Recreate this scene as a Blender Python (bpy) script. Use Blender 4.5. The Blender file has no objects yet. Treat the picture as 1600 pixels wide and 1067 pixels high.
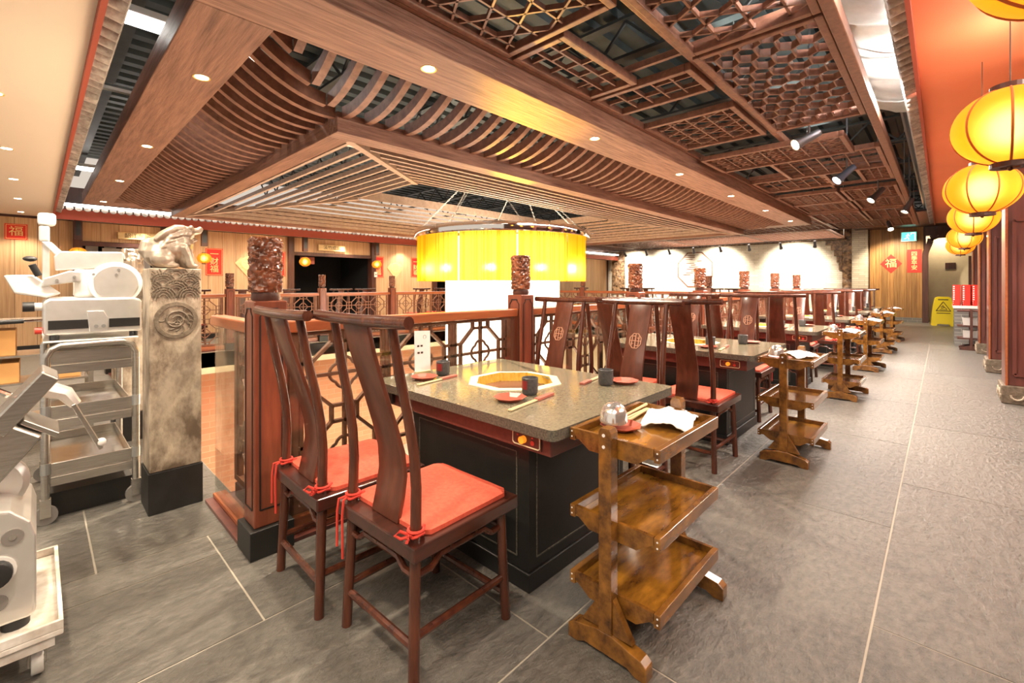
import bpy, math, random
from mathutils import Vector, Matrix, noise
R = random.Random(7)
PI = math.pi
sc = bpy.context.scene
COL = sc.collection

# ------------------------------------------------------------------ camera, world, exposure, big lights
YAW = 43.587
cd = bpy.data.cameras.new('camera'); cam = bpy.data.objects.new('camera', cd); COL.objects.link(cam)
cd.sensor_width = 36; cd.lens = 706 / 1600 * 36; cd.shift_y = -88.5 / 1600; cd.clip_start = .02
cam.location = (0, 0, 1.30); cam.rotation_euler = (math.radians(90), 0, math.radians(YAW - 90))
sc.camera = cam
sc.view_settings.view_transform = 'Standard'; sc.view_settings.look = 'None'
sc.view_settings.gamma = 1; sc.view_settings.use_curve_mapping = False
sc.view_settings.exposure = 0.8
w = bpy.data.worlds.new('world'); sc.world = w; w.use_nodes = True
w.node_tree.nodes['Background'].inputs[0].default_value = (1, .87, .74, 1)
w.node_tree.nodes['Background'].inputs[1].default_value = .42

def lamp(kind, name, loc, power, color=(1, .8, .58), size=.1, rot=None, spot=None, target=None, blend=.6):
    d = bpy.data.lights.new(name, kind); d.energy = power; d.color = color
    if kind == 'AREA':
        d.shape = 'RECTANGLE'; d.size = size[0]; d.size_y = size[1]
    else:
        d.shadow_soft_size = size
    if kind == 'SPOT':
        d.spot_size = math.radians(spot or 90); d.spot_blend = blend
    o = bpy.data.objects.new(name, d); COL.objects.link(o); o.location = loc
    if rot: o.rotation_euler = rot
    if target is not None:
        o.rotation_euler = (Vector(target) - Vector(loc)).to_track_quat('-Z', 'Y').to_euler()
    return o
# added soft area fills; the first two stand for ceiling lights out of view
lamp('AREA', 'area_fill', (-.6, -.7, 2.88), 60, (1, .86, .68), (1.6, 1.2))
lamp('AREA', 'area_fill', (-1.2, 1.9, 2.6), 18, (1, .88, .72), (1.2, 2.4))
lamp('AREA', 'area_fill', (9, 1.0, 2.52), 360, (1, .86, .75), (8, .5))  # unseen fill without a fixture, brightens the aisle floor
lamp('AREA', 'area_fill', (17.5, 5, 3.2), 260, (1, .84, .66), (3, 6))
lamp('AREA', 'area_fill', (6, 11.6, 2.5), 140, (1, .8, .6), (9, .5))
lamp('AREA', 'area_fill', (4.5, -1.7, 2.74), 110, (1, .84, .70), (5, .4), rot=(math.radians(68), 0, 0))  # unseen fill tilted to brighten the side faces of the canopy beam
lamp('SPOT', 'end_wall_fill_spot', (19.6, 1.2, 3.2), 260, (1, .84, .62), .05, spot=95, target=(20.9, 1.1, 1.2))  # added spot without a fixture, brightens the wooden end wall
lamp('AREA', 'lower_floor_light', (6.4, 6.4, -.9), 900, (1, .86, .68), (8, 6))
lamp('AREA', 'lower_floor_light', (3.2, 4.2, -1.2), 260, (1, .9, .76), (2.5, 2))

# ------------------------------------------------------------------ materials
MATS = {}
def mat(name, c1, c2=None, rough=.5, metal=0., scale=(1, 1, 1), ns=6., detail=4., bump=0., var=0., emit=0., coat=0., spec=None, transl=0., contrast=.5, wave=0.):
    if name in MATS: return MATS[name]
    m = bpy.data.materials.new(name); m.use_nodes = True; nt = m.node_tree; N = nt.nodes; L = nt.links
    b = N['Principled BSDF']; b.inputs['Roughness'].default_value = rough; b.inputs['Metallic'].default_value = metal
    if coat: b.inputs['Coat Weight'].default_value = coat; b.inputs['Coat Roughness'].default_value = .12
    if spec is not None: b.inputs['Specular IOR Level'].default_value = spec
    out = None
    if c2 is None and not bump and not var:
        b.inputs['Base Color'].default_value = (*c1, 1)
        col = None
    else:
        tc = N.new('ShaderNodeTexCoord'); mp = N.new('ShaderNodeMapping'); mp.inputs['Scale'].default_value = scale
        L.new(tc.outputs['Object'], mp.inputs[0])
        oi = N.new('ShaderNodeObjectInfo')
        add = N.new('ShaderNodeVectorMath'); add.operation = 'MULTIPLY_ADD'
        add.inputs[1].default_value = (37, 17, 11)
        cx = N.new('ShaderNodeCombineXYZ')
        for k in range(3): L.new(oi.outputs['Random'], cx.inputs[k])
        L.new(cx.outputs[0], add.inputs[0]); L.new(mp.outputs[0], add.inputs[2])
        nz = N.new('ShaderNodeTexNoise'); nz.inputs['Scale'].default_value = ns; nz.inputs['Detail'].default_value = detail
        nz.inputs['Roughness'].default_value = .62
        L.new(add.outputs[0], nz.inputs['Vector'])
        cr = N.new('ShaderNodeValToRGB'); cr.color_ramp.elements[0].position = .5 - contrast * .4; cr.color_ramp.elements[1].position = .5 + contrast * .4
        cr.color_ramp.elements[0].color = (*(c2 or c1), 1); cr.color_ramp.elements[1].color = (*c1, 1)
        L.new(nz.outputs['Fac'], cr.inputs[0])
        col = cr.outputs[0]
        if var:
            hs = N.new('ShaderNodeHueSaturation'); mr = N.new('ShaderNodeMapRange')
            mr.inputs['To Min'].default_value = 1 - var; mr.inputs['To Max'].default_value = 1 + var
            L.new(oi.outputs['Random'], mr.inputs[0]); L.new(mr.outputs[0], hs.inputs['Value']); L.new(col, hs.inputs['Color'])
            col = hs.outputs[0]
        L.new(col, b.inputs['Base Color'])
        if bump:
            bp = N.new('ShaderNodeBump'); bp.inputs['Strength'].default_value = bump; bp.inputs['Distance'].default_value = .02
            L.new(nz.outputs['Fac'], bp.inputs['Height']); L.new(bp.outputs[0], b.inputs['Normal'])
    if emit:
        b.inputs['Emission Strength'].default_value = emit; b.inputs['Emission Color'].default_value = (*c1, 1)
    if transl:
        tr = N.new('ShaderNodeBsdfTranslucent'); tr.inputs[0].default_value = (*c1, 1)
        mx = N.new('ShaderNodeMixShader'); mx.inputs[0].default_value = transl
        L.new(b.outputs[0], mx.inputs[1]); L.new(tr.outputs[0], mx.inputs[2])
        if col is not None: L.new(col, tr.inputs[0])
        L.new(mx.outputs[0], N['Material Output'].inputs[0])
    MATS[name] = m
    return m

def brick_mat(name, c1, c2, mortar, bw, bh, axis):
    m = bpy.data.materials.new(name); m.use_nodes = True; nt = m.node_tree; N = nt.nodes; L = nt.links
    b = N['Principled BSDF']; b.inputs['Roughness'].default_value = .85
    tc = N.new('ShaderNodeTexCoord'); sp = N.new('ShaderNodeSeparateXYZ'); cb = N.new('ShaderNodeCombineXYZ')
    L.new(tc.outputs['Object'], sp.inputs[0]); L.new(sp.outputs[axis], cb.inputs[0]); L.new(sp.outputs[2], cb.inputs[1])
    br = N.new('ShaderNodeTexBrick'); br.inputs['Scale'].default_value = 1; br.inputs['Brick Width'].default_value = bw
    br.inputs['Row Height'].default_value = bh; br.inputs['Mortar Size'].default_value = bh * .07
    br.inputs['Color1'].default_value = (*c1, 1); br.inputs['Color2'].default_value = (*c2, 1); br.inputs['Mortar'].default_value = (*mortar, 1)
    L.new(cb.outputs[0], br.inputs['Vector']); L.new(br.outputs[0], b.inputs['Base Color'])
    bp = N.new('ShaderNodeBump'); bp.inputs['Strength'].default_value = .4; bp.inputs['Distance'].default_value = .01; bp.invert = True
    L.new(br.outputs['Fac'], bp.inputs['Height']); L.new(bp.outputs[0], b.inputs['Normal'])
    return m

M = dict(
    chair=mat('mahogany', (.12, .034, .015), (.045, .012, .007), .27, 0, (6, 6, 1), 5, 4, coat=.5),
    seat=mat('mahogany seat', (.075, .022, .013), (.03, .009, .006), .28, 0, (1, 6, 6), 5, 4, coat=.4),
    splat=mat('mahogany splat', (.135, .037, .018), (.075, .02, .01), .32, 0, (5, 5, .7), 7, 4, coat=.4),
    pad=mat('red seat cloth', (.68, .105, .055), (.57, .075, .04), .9, 0, (1, 1, 1), 60, 2, bump=.12),
    tie=mat('red cord', (.62, .05, .03), None, .85),
    rail=mat('orange-brown rail wood', (.42, .125, .04), (.30, .075, .025), .32, 0, (1, 9, 9), 3, 4, coat=.4),
    post=mat('reddish post wood', (.27, .075, .035), (.16, .04, .02), .35, 0, (8, 8, 1), 3, 4, coat=.35),
    lattice=mat('lattice brown wood', (.26, .11, .06), (.17, .065, .035), .5, 0, (3, 3, 3), 5, 3),
    carve=mat('carved wood', (.30, .095, .04), (.07, .02, .01), .26, 0, (1, 1, 1), 18, 3, coat=.5),
    black=mat('black lacquer', (.012, .011, .010), (.02, .018, .016), .45, 0, (1, 1, 1), 9, 3),
    granite=mat('speckled granite', (.33, .285, .185), (.085, .08, .06), .15, 0, (1, 1, 1), 75, 3, contrast=.9, coat=.3),
    granite_edge=mat('granite edge', (.17, .15, .11), (.04, .04, .035), .35, 0, (1, 1, 1), 120, 2),
    apron=mat('dark red apron', (.15, .045, .035), (.10, .03, .022), .35, 0, (1, 8, 8), 4, 3),
    brass=mat('brass', (1, .78, .20), (.9, .6, .10), .3, .5, (1, 1, 1), 30, 2),
    cream=mat('cream enamel', (.85, .76, .5), None, .3),
    cart=mat('amber cart wood', (.30, .125, .018), (.055, .02, .006), .24, 0, (3, 7, 7), 2.2, 5, coat=.6, contrast=.5),
    traybed=mat('amber tray board', (.40, .18, .02), (.07, .025, .006), .13, 0, (2, 6, 6), 2.6, 5, coat=.8, contrast=.5),
    beam=mat('weathered beam wood', (.40, .215, .15), (.13, .052, .032), .5, 0, (1, 14, 14), 2.6, 8, bump=.5, contrast=.5),
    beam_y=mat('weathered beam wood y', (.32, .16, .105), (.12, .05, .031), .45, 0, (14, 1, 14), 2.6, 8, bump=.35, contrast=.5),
    slat=mat('slat wood', (.30, .14, .09), (.16, .068, .042), .55, 0, (4, 4, 4), 4, 4, bump=.1),
    fin=mat('fin wood', (.52, .38, .30), (.38, .26, .20), .5, 0, (4, 4, 4), 4, 4),
    frame=mat('ceiling frame wood', (.27, .125, .08), (.15, .066, .042), .45, 0, (5, 5, 5), 4, 4),
    slate=mat('slate tile', (.195, .177, .152), (.075, .069, .059), .35, 0, (1, 1.7, 1), 20, 12, bump=1.0, var=.13, contrast=.62),
    grout=mat('grout', (.36, .32, .26), None, .9),
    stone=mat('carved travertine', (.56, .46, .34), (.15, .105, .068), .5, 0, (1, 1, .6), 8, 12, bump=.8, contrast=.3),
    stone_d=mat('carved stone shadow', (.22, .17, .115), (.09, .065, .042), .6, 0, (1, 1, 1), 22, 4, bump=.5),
    statue=mat('silvered stone', (.55, .46, .36), (.30, .22, .16), .28, .55, (1, 1, 1), 9, 5, bump=.25),
    steel=mat('brushed steel', (.66, .63, .58), (.5, .47, .42), .26, .9, (1, 1, 14), 14, 2),
    alu=mat('cast aluminium', (.86, .84, .80), (.78, .76, .72), .34, .75, (1, 1, 1), 12, 2),
    white=mat('white enamel', (.88, .86, .82), (.80, .77, .72), .4, 0, (1, 1, 1), 5, 3),
    dolly=mat('worn white paint', (.80, .76, .69), (.46, .38, .30), .5, 0, (1, 1, 1), 9, 5, contrast=.35),
    rubber=mat('black rubber', (.02, .02, .02), None, .5),
    wheel=mat('grey caster', (.22, .20, .18), None, .5),
    chrome=mat('chrome', (.9, .88, .85), None, .07, 1.0),
    glass=None,
    fret=mat('pale carved line', (.52, .27, .17), None, .5),
    ladle=mat('polished steel', (.92, .90, .87), None, .16, .85),
    deck=mat('metal deck', (.042, .054, .056), (.02, .026, .027), .45, .4, (1, 1, 1), 4, 3),
    steel_d=mat('dark steel', (.06, .065, .065), (.03, .03, .03), .5, .3, (1, 1, 1), 4, 3),
    galv=mat('galvanised pipe', (.55, .56, .55), None, .35, .8),
    foil=mat('silver foil', (.92, .90, .87), (.78, .76, .72), .3, .45, (1, 1, 1), 6, 4, bump=.4),
    peach=mat('warm-lit white soffit paint', (.92, .76, .60), None, .8),  # white paint with the warm lamp light put into its colour
    redpaint=mat('orange red soffit paint', (.92, .27, .12), (.88, .25, .11), .75, 0, (1, 1, 1), 1.5, 2),
    fascia=mat('red fascia', (.40, .07, .035), None, .6),
    eave=mat('pale roof tile', (.50, .47, .42), (.22, .17, .15), .6, 0, (1, 1, 1), 20, 3, var=.3),
    plank=mat('pale bamboo plank', (.72, .49, .28), (.44, .24, .11), .6, 0, (22, 22, .5), 2.4, 5, var=.14, contrast=.6),
    plank2=mat('golden wood plank', (.52, .28, .085), (.24, .10, .03), .5, 0, (9, 9, .45), 2.4, 5, var=.28, contrast=.6),
    darkwood=mat('dark stained wood', (.10, .035, .022), (.05, .017, .011), .4, 0, (6, 6, .6), 3, 4),
    redwood=mat('red column wood', (.17, .05, .035), (.09, .026, .02), .38, 0, (6, 6, .6), 3, 4, coat=.3),
    red=mat('red paper', (.78, .035, .02), None, .7),
    gold=mat('gold ink', (.95, .72, .28), None, .5),
    goldboard=mat('gilded sign board', (.78, .60, .30), (.62, .44, .20), .55, 0, (1, 1, 6), 5, 3),
    ink=mat('dark ink', (.06, .035, .02), None, .7),
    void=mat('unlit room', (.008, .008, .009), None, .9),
    lantern_rib=mat('lantern rib', (.50, .12, .015), None, .7),
    glow_white=mat('lit white strings', (1, .93, .80), emit=2.0),
    glow_warm=mat('lamp face', (1, .84, .58), emit=22),
    glow_led=mat('led strip', (1, .95, .88), emit=9),
    glow_tube=mat('fluorescent tube', (1, .98, .93), emit=9),
    exitgreen=mat('lit exit sign', (.10, .72, .50), emit=1.2),
    exitwhite=mat('lit sign white', (.9, 1, .95), emit=1.5),
    plaster=mat('beige plaster', (.72, .62, .44), (.64, .53, .36), .8, 0, (1, 1, 1), 3, 3),
    carvedfrieze=mat('carved frieze', (.34, .20, .10), (.07, .035, .018), .45, 0, (1, 1, 1), 9, 3, bump=.8, contrast=.3),
    yellow=mat('yellow plastic', (.95, .75, .01), None, .4),
    cup=mat('charcoal stoneware', (.045, .045, .048), (.09, .085, .085), .45, 0, (1, 1, 1), 90, 3),
    cupred=mat('red glaze', (.25, .02, .02), None, .4),
    plate=mat('brick red plate', (.42, .085, .045), (.36, .07, .04), .4, 0, (1, 1, 1), 12, 2),
    chop=mat('bamboo chopstick', (.62, .50, .27), None, .5),
    sleeve=mat('maroon paper sleeve', (.42, .12, .08), None, .7),
    cloth=mat('white towel', (.93, .92, .90), None, .9),
    paper=mat('white card', (.95, .93, .90), None, .8),
    orangeknob=mat('lit amber knob', (1, .30, .02), emit=.5),
    redlamp=mat('red indicator', (.75, .06, .04), None, .4),
    cardboard=mat('cardboard', (.72, .38, .13), (.62, .31, .10), .8, 0, (1, 1, 1), 4, 3),
    plastic=mat('cloudy plastic', (.62, .60, .56), None, .35),
    lowfloor=mat('lower pale floor', (.62, .55, .46), (.5, .42, .33), .4, 0, (1, 1, 1), 2, 4),
    lightmetal=mat('spot housing', (.16, .16, .18), None, .4, .5),
    bluespot=mat('blue grey spot housing', (.16, .22, .36), None, .4, .4),
)
M['pale_brick'] = brick_mat('pale brick', (.74, .66, .52), (.60, .52, .39), (.42, .36, .27), .34, .075, 1)
M['grey_brick'] = brick_mat('grey brick', (.20, .19, .17), (.14, .13, .12), (.34, .32, .28), .25, .075, 1)
M['red_brick'] = brick_mat('orange brick', (.56, .25, .14), (.46, .19, .10), (.50, .28, .17), .4, .13, 0)
def silk_mat(name='lantern silk', ct=(1, .42, .012, 1), crf=(1, .74, .22, 1), rough=.75):
    m = bpy.data.materials.new(name); m.use_nodes = True; nt = m.node_tree; N = nt.nodes; L = nt.links
    tr = N.new('ShaderNodeBsdfTranslucent'); tr.inputs[0].default_value = ct
    rf = N.new('ShaderNodeBsdfRefraction'); rf.inputs['Color'].default_value = crf; rf.inputs['Roughness'].default_value = rough; rf.inputs['IOR'].default_value = 1.35
    df = N.new('ShaderNodeBsdfDiffuse'); df.inputs[0].default_value = (.9, .45, .05, 1)
    a = N.new('ShaderNodeMixShader'); a.inputs[0].default_value = .5; b = N.new('ShaderNodeMixShader'); b.inputs[0].default_value = .2
    L.new(tr.outputs[0], a.inputs[1]); L.new(rf.outputs[0], a.inputs[2]); L.new(a.outputs[0], b.inputs[1]); L.new(df.outputs[0], b.inputs[2])
    L.new(b.outputs[0], N['Material Output'].inputs[0]); return m
M['lantern'] = silk_mat()
M['curtain'] = silk_mat('yellow string curtain', (.80, .42, .004, 1), (1, .72, .10, 1), .7)
M['curtain2'] = silk_mat('orange string curtain', (.70, .24, .002, 1), (.95, .48, .04, 1), .7)
def glass_mat():
    m = bpy.data.materials.new('clear glass'); m.use_nodes = True; nt = m.node_tree; N = nt.nodes; L = nt.links
    tr = N.new('ShaderNodeBsdfTransparent'); tr.inputs[0].default_value = (.93, .95, .93, 1)
    gl = N.new('ShaderNodeBsdfGlossy'); gl.inputs['Roughness'].default_value = .03
    mx = N.new('ShaderNodeMixShader'); lw = N.new('ShaderNodeLayerWeight'); pw = N.new('ShaderNodeMath'); pw.operation = 'POWER'; pw.inputs[1].default_value = 5
    fr = N.new('ShaderNodeMath'); fr.operation = 'MULTIPLY_ADD'; fr.inputs[1].default_value = .9; fr.inputs[2].default_value = .04
    L.new(lw.outputs['Facing'], pw.inputs[0]); L.new(pw.outputs[0], fr.inputs[0])
    L.new(fr.outputs[0], mx.inputs[0]); L.new(tr.outputs[0], mx.inputs[1]); L.new(gl.outputs[0], mx.inputs[2])
    L.new(mx.outputs[0], N['Material Output'].inputs[0]); return m
M['glass'] = glass_mat()

# ------------------------------------------------------------------ mesh builder
class MB:
    def __init__(s): s.v = []; s.f = []; s.mi = []; s.cur = 0
    def add(s, vs, fs):
        o = len(s.v); s.v += [tuple(p) for p in vs]
        for f in fs: s.f.append([i + o for i in f]); s.mi.append(s.cur)
        return s
    def box(s, x0, x1, y0, y1, z0, z1):
        return s.add([(x0, y0, z0), (x1, y0, z0), (x1, y1, z0), (x0, y1, z0), (x0, y0, z1), (x1, y0, z1), (x1, y1, z1), (x0, y1, z1)],
                     [(0, 3, 2, 1), (4, 5, 6, 7), (0, 1, 5, 4), (1, 2, 6, 5), (2, 3, 7, 6), (3, 0, 4, 7)])
    def bar(s, p0, p1, a, b, up=(0, 0, 1)):
        # square bar from p0 to p1: a = size across, b = size along 'up'
        p0 = Vector(p0); p1 = Vector(p1); d = (p1 - p0).normalized(); u = Vector(up)
        if abs(d.dot(u)) > .98: u = Vector((1, 0, 0))
        x = d.cross(u).normalized(); u = x.cross(d).normalized()
        vs = []
        for p in (p0, p1):
            for i, j in ((-1, -1), (1, -1), (1, 1), (-1, 1)): vs.append(p + x * (a / 2 * i) + u * (b / 2 * j))
        return s.add(vs, [(3, 2, 1, 0), (4, 5, 6, 7), (0, 1, 5, 4), (1, 2, 6, 5), (2, 3, 7, 6), (3, 0, 4, 7)])
    def tube(s, path, r, n=8, closed=False, caps=True):
        P = [Vector(p) for p in path]; k = len(P)
        rr = r if isinstance(r, (list, tuple)) else [r] * k
        vs = []; ref = None
        for i in range(k):
            if closed: d = P[(i + 1) % k] - P[i - 1]
            else: d = P[min(i + 1, k - 1)] - P[max(i - 1, 0)]
            d.normalize()
            if ref is None:
                ref = Vector((0, 0, 1)) if abs(d.z) < .9 else Vector((1, 0, 0))
            x = d.cross(ref).normalized(); y = x.cross(d).normalized(); ref = y
            for j in range(n):
                a = 2 * PI * j / n; vs.append(P[i] + (x * math.cos(a) + y * math.sin(a)) * rr[i])
        fs = []
        for i in range(k if closed else k - 1):
            i2 = (i + 1) % k
            for j in range(n):
                j2 = (j + 1) % n; fs.append((i * n + j, i * n + j2, i2 * n + j2, i2 * n + j))
        if not closed and caps: fs += [tuple(range(n))[::-1], tuple(range((k - 1) * n, k * n))]
        return s.add(vs, fs)
    def lathe(s, prof, n=24, c=(0, 0, 0), a0=0., a1=2 * PI, axis='z'):
        full = abs(a1 - a0 - 2 * PI) < 1e-6; m = n if full else n + 1; vs = []
        for (r, z) in prof:
            for j in range(m):
                a = a0 + (a1 - a0) * j / n; x, y = r * math.cos(a), r * math.sin(a)
                if axis == 'z': p = (x, y, z)
                elif axis == 'x': p = (z, x, y)
                else: p = (x, z, y)
                vs.append((c[0] + p[0], c[1] + p[1], c[2] + p[2]))
        fs = []
        for i in range(len(prof) - 1):
            for j in range(n):
                j2 = (j + 1) % m if full else j + 1
                fs.append((i * m + j, i * m + j2, (i + 1) * m + j2, (i + 1) * m + j))
        return s.add(vs, fs)
    def cyl(s, c, r, h, n=16, axis='z'):
        return s.lathe([(0.0001, 0), (r, 0), (r, h), (0.0001, h)], n, c, axis=axis)
    def sphere(s, c, r, n=12, sx=1, sy=1, sz=1):
        m = n // 2; pr = [(max(1e-4, r * math.sin(PI * i / m)), -r * math.cos(PI * i / m)) for i in range(m + 1)]
        o = len(s.v); s.lathe(pr, n)
        for i in range(o, len(s.v)):
            x, y, z = s.v[i]; s.v[i] = (c[0] + x * sx, c[1] + y * sy, c[2] + z * sz)
        return s
    def prism(s, poly, z0, z1):
        n = len(poly)
        return s.add([(x, y, z0) for x, y in poly] + [(x, y, z1) for x, y in poly],
                     [tuple(range(n))[::-1], tuple(range(n, 2 * n))] + [(i, (i + 1) % n, n + (i + 1) % n, n + i) for i in range(n)])
    def prism_ax(s, poly, a0, a1, axis):
        # poly in the two other axes (x,z) for axis y or (y,z) for axis x
        o = len(s.v); s.prism(poly, a0, a1)
        for i in range(o, len(s.v)):
            p, q, a = s.v[i]; s.v[i] = (p, a, q) if axis == 'y' else (a, p, q)
        return s
    def xf(s, mtx):
        s.v = [tuple(mtx @ Vector(p)) for p in s.v]; return s
    def mesh(s, name):
        me = bpy.data.meshes.new(name); me.from_pydata(s.v, [], s.f)
        return me
    def build(s, name, m, parent=None, smooth=False, bevel=0., loc=None, rot=None, bseg=2):
        me = s.mesh(name); ms = m if isinstance(m, (list, tuple)) else [m]
        for q in ms: me.materials.append(q)
        if len(ms) > 1: me.polygons.foreach_set('material_index', s.mi)
        import bmesh
        bm = bmesh.new(); bm.from_mesh(me); bmesh.ops.recalc_face_normals(bm, faces=bm.faces); bm.to_mesh(me); bm.free()
        if smooth: me.polygons.foreach_set('use_smooth', [True] * len(me.polygons))
        o = bpy.data.objects.new(name, me); COL.objects.link(o)
        if parent is not None: o.parent = parent
        if loc: o.location = loc
        if rot: o.rotation_euler = rot
        if bevel:
            b = o.modifiers.new('b', 'BEVEL'); b.width = bevel; b.segments = bseg; b.limit_method = 'ANGLE'; b.angle_limit = math.radians(40)
        if smooth and not bevel:
            try: me.set_sharp_from_angle(angle=math.radians(40))
            except Exception: pass
        return o
def inst(o, loc, parent=None, name=None, rot=None, scale=None):
    c = o.copy(); COL.objects.link(c); c.location = loc
    if parent is not None: c.parent = parent
    if rot: c.rotation_euler = rot
    if scale: c.scale = scale
    return c
def tag(o, label=None, cat=None, group=None, kind=None):
    if label: o['label'] = label
    if cat: o['category'] = cat
    if group: o['group'] = group
    if kind: o['kind'] = kind
    return o
def thing(name, label, cat, loc=(0, 0, 0), rz=0., group=None):
    o = bpy.data.objects.new(name, None); COL.objects.link(o); o.empty_display_size = .1
    o.location = loc; o.rotation_euler = (0, 0, rz); return tag(o, label, cat, group)
CH = {}
def dup(o, loc=None, rz=None, parent=None, label=None, kids=None):
    if kids is None:
        kids = {}
        for x in COL.objects:
            if x.parent: kids.setdefault(x.parent.name, []).append(x)
    c = o.copy(); COL.objects.link(c)
    if parent is not None: c.parent = parent
    if loc is not None: c.location = loc
    if rz is not None: c.rotation_euler = (0, 0, rz)
    if label: c['label'] = label
    for ch in kids.get(o.name, []): dup(ch, parent=c, kids=kids)
    return c
ORD = ['nearest', 'second', 'third', 'fourth', 'fifth', 'sixth', 'seventh', 'eighth', 'ninth', 'tenth', 'eleventh', 'twelfth', 'thirteenth', 'fourteenth', 'fifteenth']
def text_mesh(body, size, name, m, parent, mtx, depth=.002):
    cu = bpy.data.curves.new(name, 'FONT'); cu.body = body; cu.size = size; cu.align_x = 'CENTER'; cu.align_y = 'CENTER'; cu.extrude = depth; cu.space_line = .95
    cu.resolution_u = 3
    t = bpy.data.objects.new(name, cu); COL.objects.link(t)
    bpy.context.view_layer.update()
    me = bpy.data.meshes.new_from_object(t.evaluated_get(bpy.context.evaluated_depsgraph_get()))
    bpy.data.objects.remove(t); me.materials.clear(); me.materials.append(m)
    me.transform(mtx)
    o = bpy.data.objects.new(name, me); COL.objects.link(o)
    if parent is not None: o.parent = parent
    return o
def face_mtx(loc, nrm):
    # text lying in a vertical wall: nrm = '-x' or '-y' (the way it faces)
    if nrm == '-x': m = Matrix(((0, 0, -1), (-1, 0, 0), (0, 1, 0)))
    elif nrm == '+x': m = Matrix(((0, 0, 1), (1, 0, 0), (0, 1, 0)))
    else: m = Matrix(((1, 0, 0), (0, 0, -1), (0, 1, 0)))
    return Matrix.Translation(loc) @ m.to_4x4()
def struct(o): o['kind'] = 'structure'; return o

# ------------------------------------------------------------------ setting: floor
AX0, AX1, AY0, AY1 = .84, 12.05, 2.54, 10.28            # the opening to the floor below
floor = struct(MB().box(-3, AX0, -3.5, 13, -.30, -.0025).box(AX0, AX1, -3.5, AY0, -.30, -.0025).box(AX0, AX1, AY1, 13, -.30, -.0025).box(AX1, 23.5, -3.5, 13, -.30, -.0025).build('floor', M['grout']))
TY, TX = .855, 1.71
far_tiles = MB(); nt_ = 0; tile0 = {}
def add_tile(x0, x1, y0, y1, individual):
    global nt_
    g = .004
    if individual:
        key = (round(x1 - x0, 3), round(y1 - y0, 3))
        if key in tile0: inst(tile0[key], ((x0 + x1) / 2, (y0 + y1) / 2, R.uniform(-.0004, .0004)), floor)
        else:
            a, b = (x1 - x0) / 2 - g, (y1 - y0) / 2 - g
            o = MB().box(-a, a, -b, b, -.0024, 0).build('slate_tile', M['slate'], floor); o.location = ((x0 + x1) / 2, (y0 + y1) / 2, 0); tile0[key] = o
        nt_ += 1
    else: far_tiles.box(x0 + g, x1 - g, y0 + g, y1 - g, -.0024, 0)
for r in range(-5, 16):
    y0 = .195 + r * TY; y1 = y0 + TY
    if y0 > 13 or y1 < -3.4: continue
    off = {0: 3.15, 1: 1.30, 2: .608, 3: .183, 4: .90, -1: 2.2, -2: 2.9}.get(r, .3 + (r % 2) * .85) - 4 * TX
    for k in range(-1, 22):
        x0 = off + k * TX; x1 = x0 + TX
        if x0 > 23.3: continue
        segs = [(x0, x1, y0, y1)]
        if y1 > AY0 and y0 < AY1:                       # cut around the opening
            segs = []
            xx0, xx1 = x0, x1
            if y0 < AY0 - .02: segs.append((x0, x1, y0, AY0)); yy = (AY0, y1)
            else: yy = (y0, y1)
            if yy[0] >= AY1 - .02: segs.append((x0, x1, *yy))
            elif yy[1] > AY1: segs.append((x0, x1, AY1, yy[1])); yy = (yy[0], AY1)
            if yy[0] < AY1 - .02 and yy[1] > AY0:
                if x0 < AX0: segs.append((x0, min(x1, AX0), *yy))
                if x1 > AX1: segs.append((max(x0, AX1), x1, *yy))
        for q in segs:
            if q[1] - q[0] < .03 or q[3] - q[2] < .03: continue
            vis = (-1.5 < q[0] < 13.5 and -1.2 < q[2] < 2.6) or (-1.2 < q[0] < .85 and q[2] < 9)
            add_tile(*q, vis and nt_ < 285)
far_tiles.build('slate_tile_field', M['slate'], floor)['kind'] = 'stuff'

# lower floor seen through the opening
struct(MB().box(-2, 16, -1, 15, -3.6, -3.45).build('floor_lower', M['lowfloor']))
struct(MB().box(-1, 15, 11.6, 11.8, -3.45, -.3).build('wall_lower_back', M['red_brick']))
struct(MB().box(13.4, 13.6, 1, 11.6, -3.45, -.3).build('wall_lower_right', M['plaster']))
struct(MB().box(-1.0, -.8, 1, 11.6, -3.45, -.3).build('wall_lower_left', M['plaster']))
tr = MB()
for (a, b, c, d) in ((AX0 - .02, AX1 + .02, AY1, AY1 + .02), (AX0 - .02, AX0, AY0, AY1), (AX1, AX1 + .02, AY0, AY1), (AX0 - .02, AX1 + .02, AY0 - .02, AY0)):
    tr.box(a, b, c, d, -.42, -.013)
struct(tr.build('trim_1', M['plaster']))
low = None
for i, (x, y) in enumerate(((3.0, 5.2), (5.2, 8.4), (6.6, 4.6), (9.2, 8.2), (2.2, 8.6), (9.8, 4.6))):
    t = thing('lower_table', 'square pale-topped table on the lower floor, %s' % ('left of the shaft near the front', 'left of the shaft at the back', 'centre front below the chandelier', 'right back', 'far left back', 'right front')[i], 'table', (x, y, -3.45))
    MB().box(-.75, .75, -.5, .5, .70, .75).build('table_top', M['white'], t, bevel=.01); MB().box(-.45, .45, -.3, .3, 0, .7).build('base', M['darkwood'], t)
    for k in range(2):
        p = tag(MB().lathe([(.001, .004), (.09, .004), (.14, .022), (.145, .022), (.09, 0), (.001, 0)], 14).build('dinner_plate', M['white'], smooth=True, loc=(x + (k - .5) * .8, y - .15, -2.6995)),
                'white dinner plate on the %s end of the lower floor table %s' % (('left', 'right')[k], ('left front', 'left back', 'centre front', 'right back', 'far left back', 'right front')[i]), 'plate', 'plates on the lower floor tables')

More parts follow.
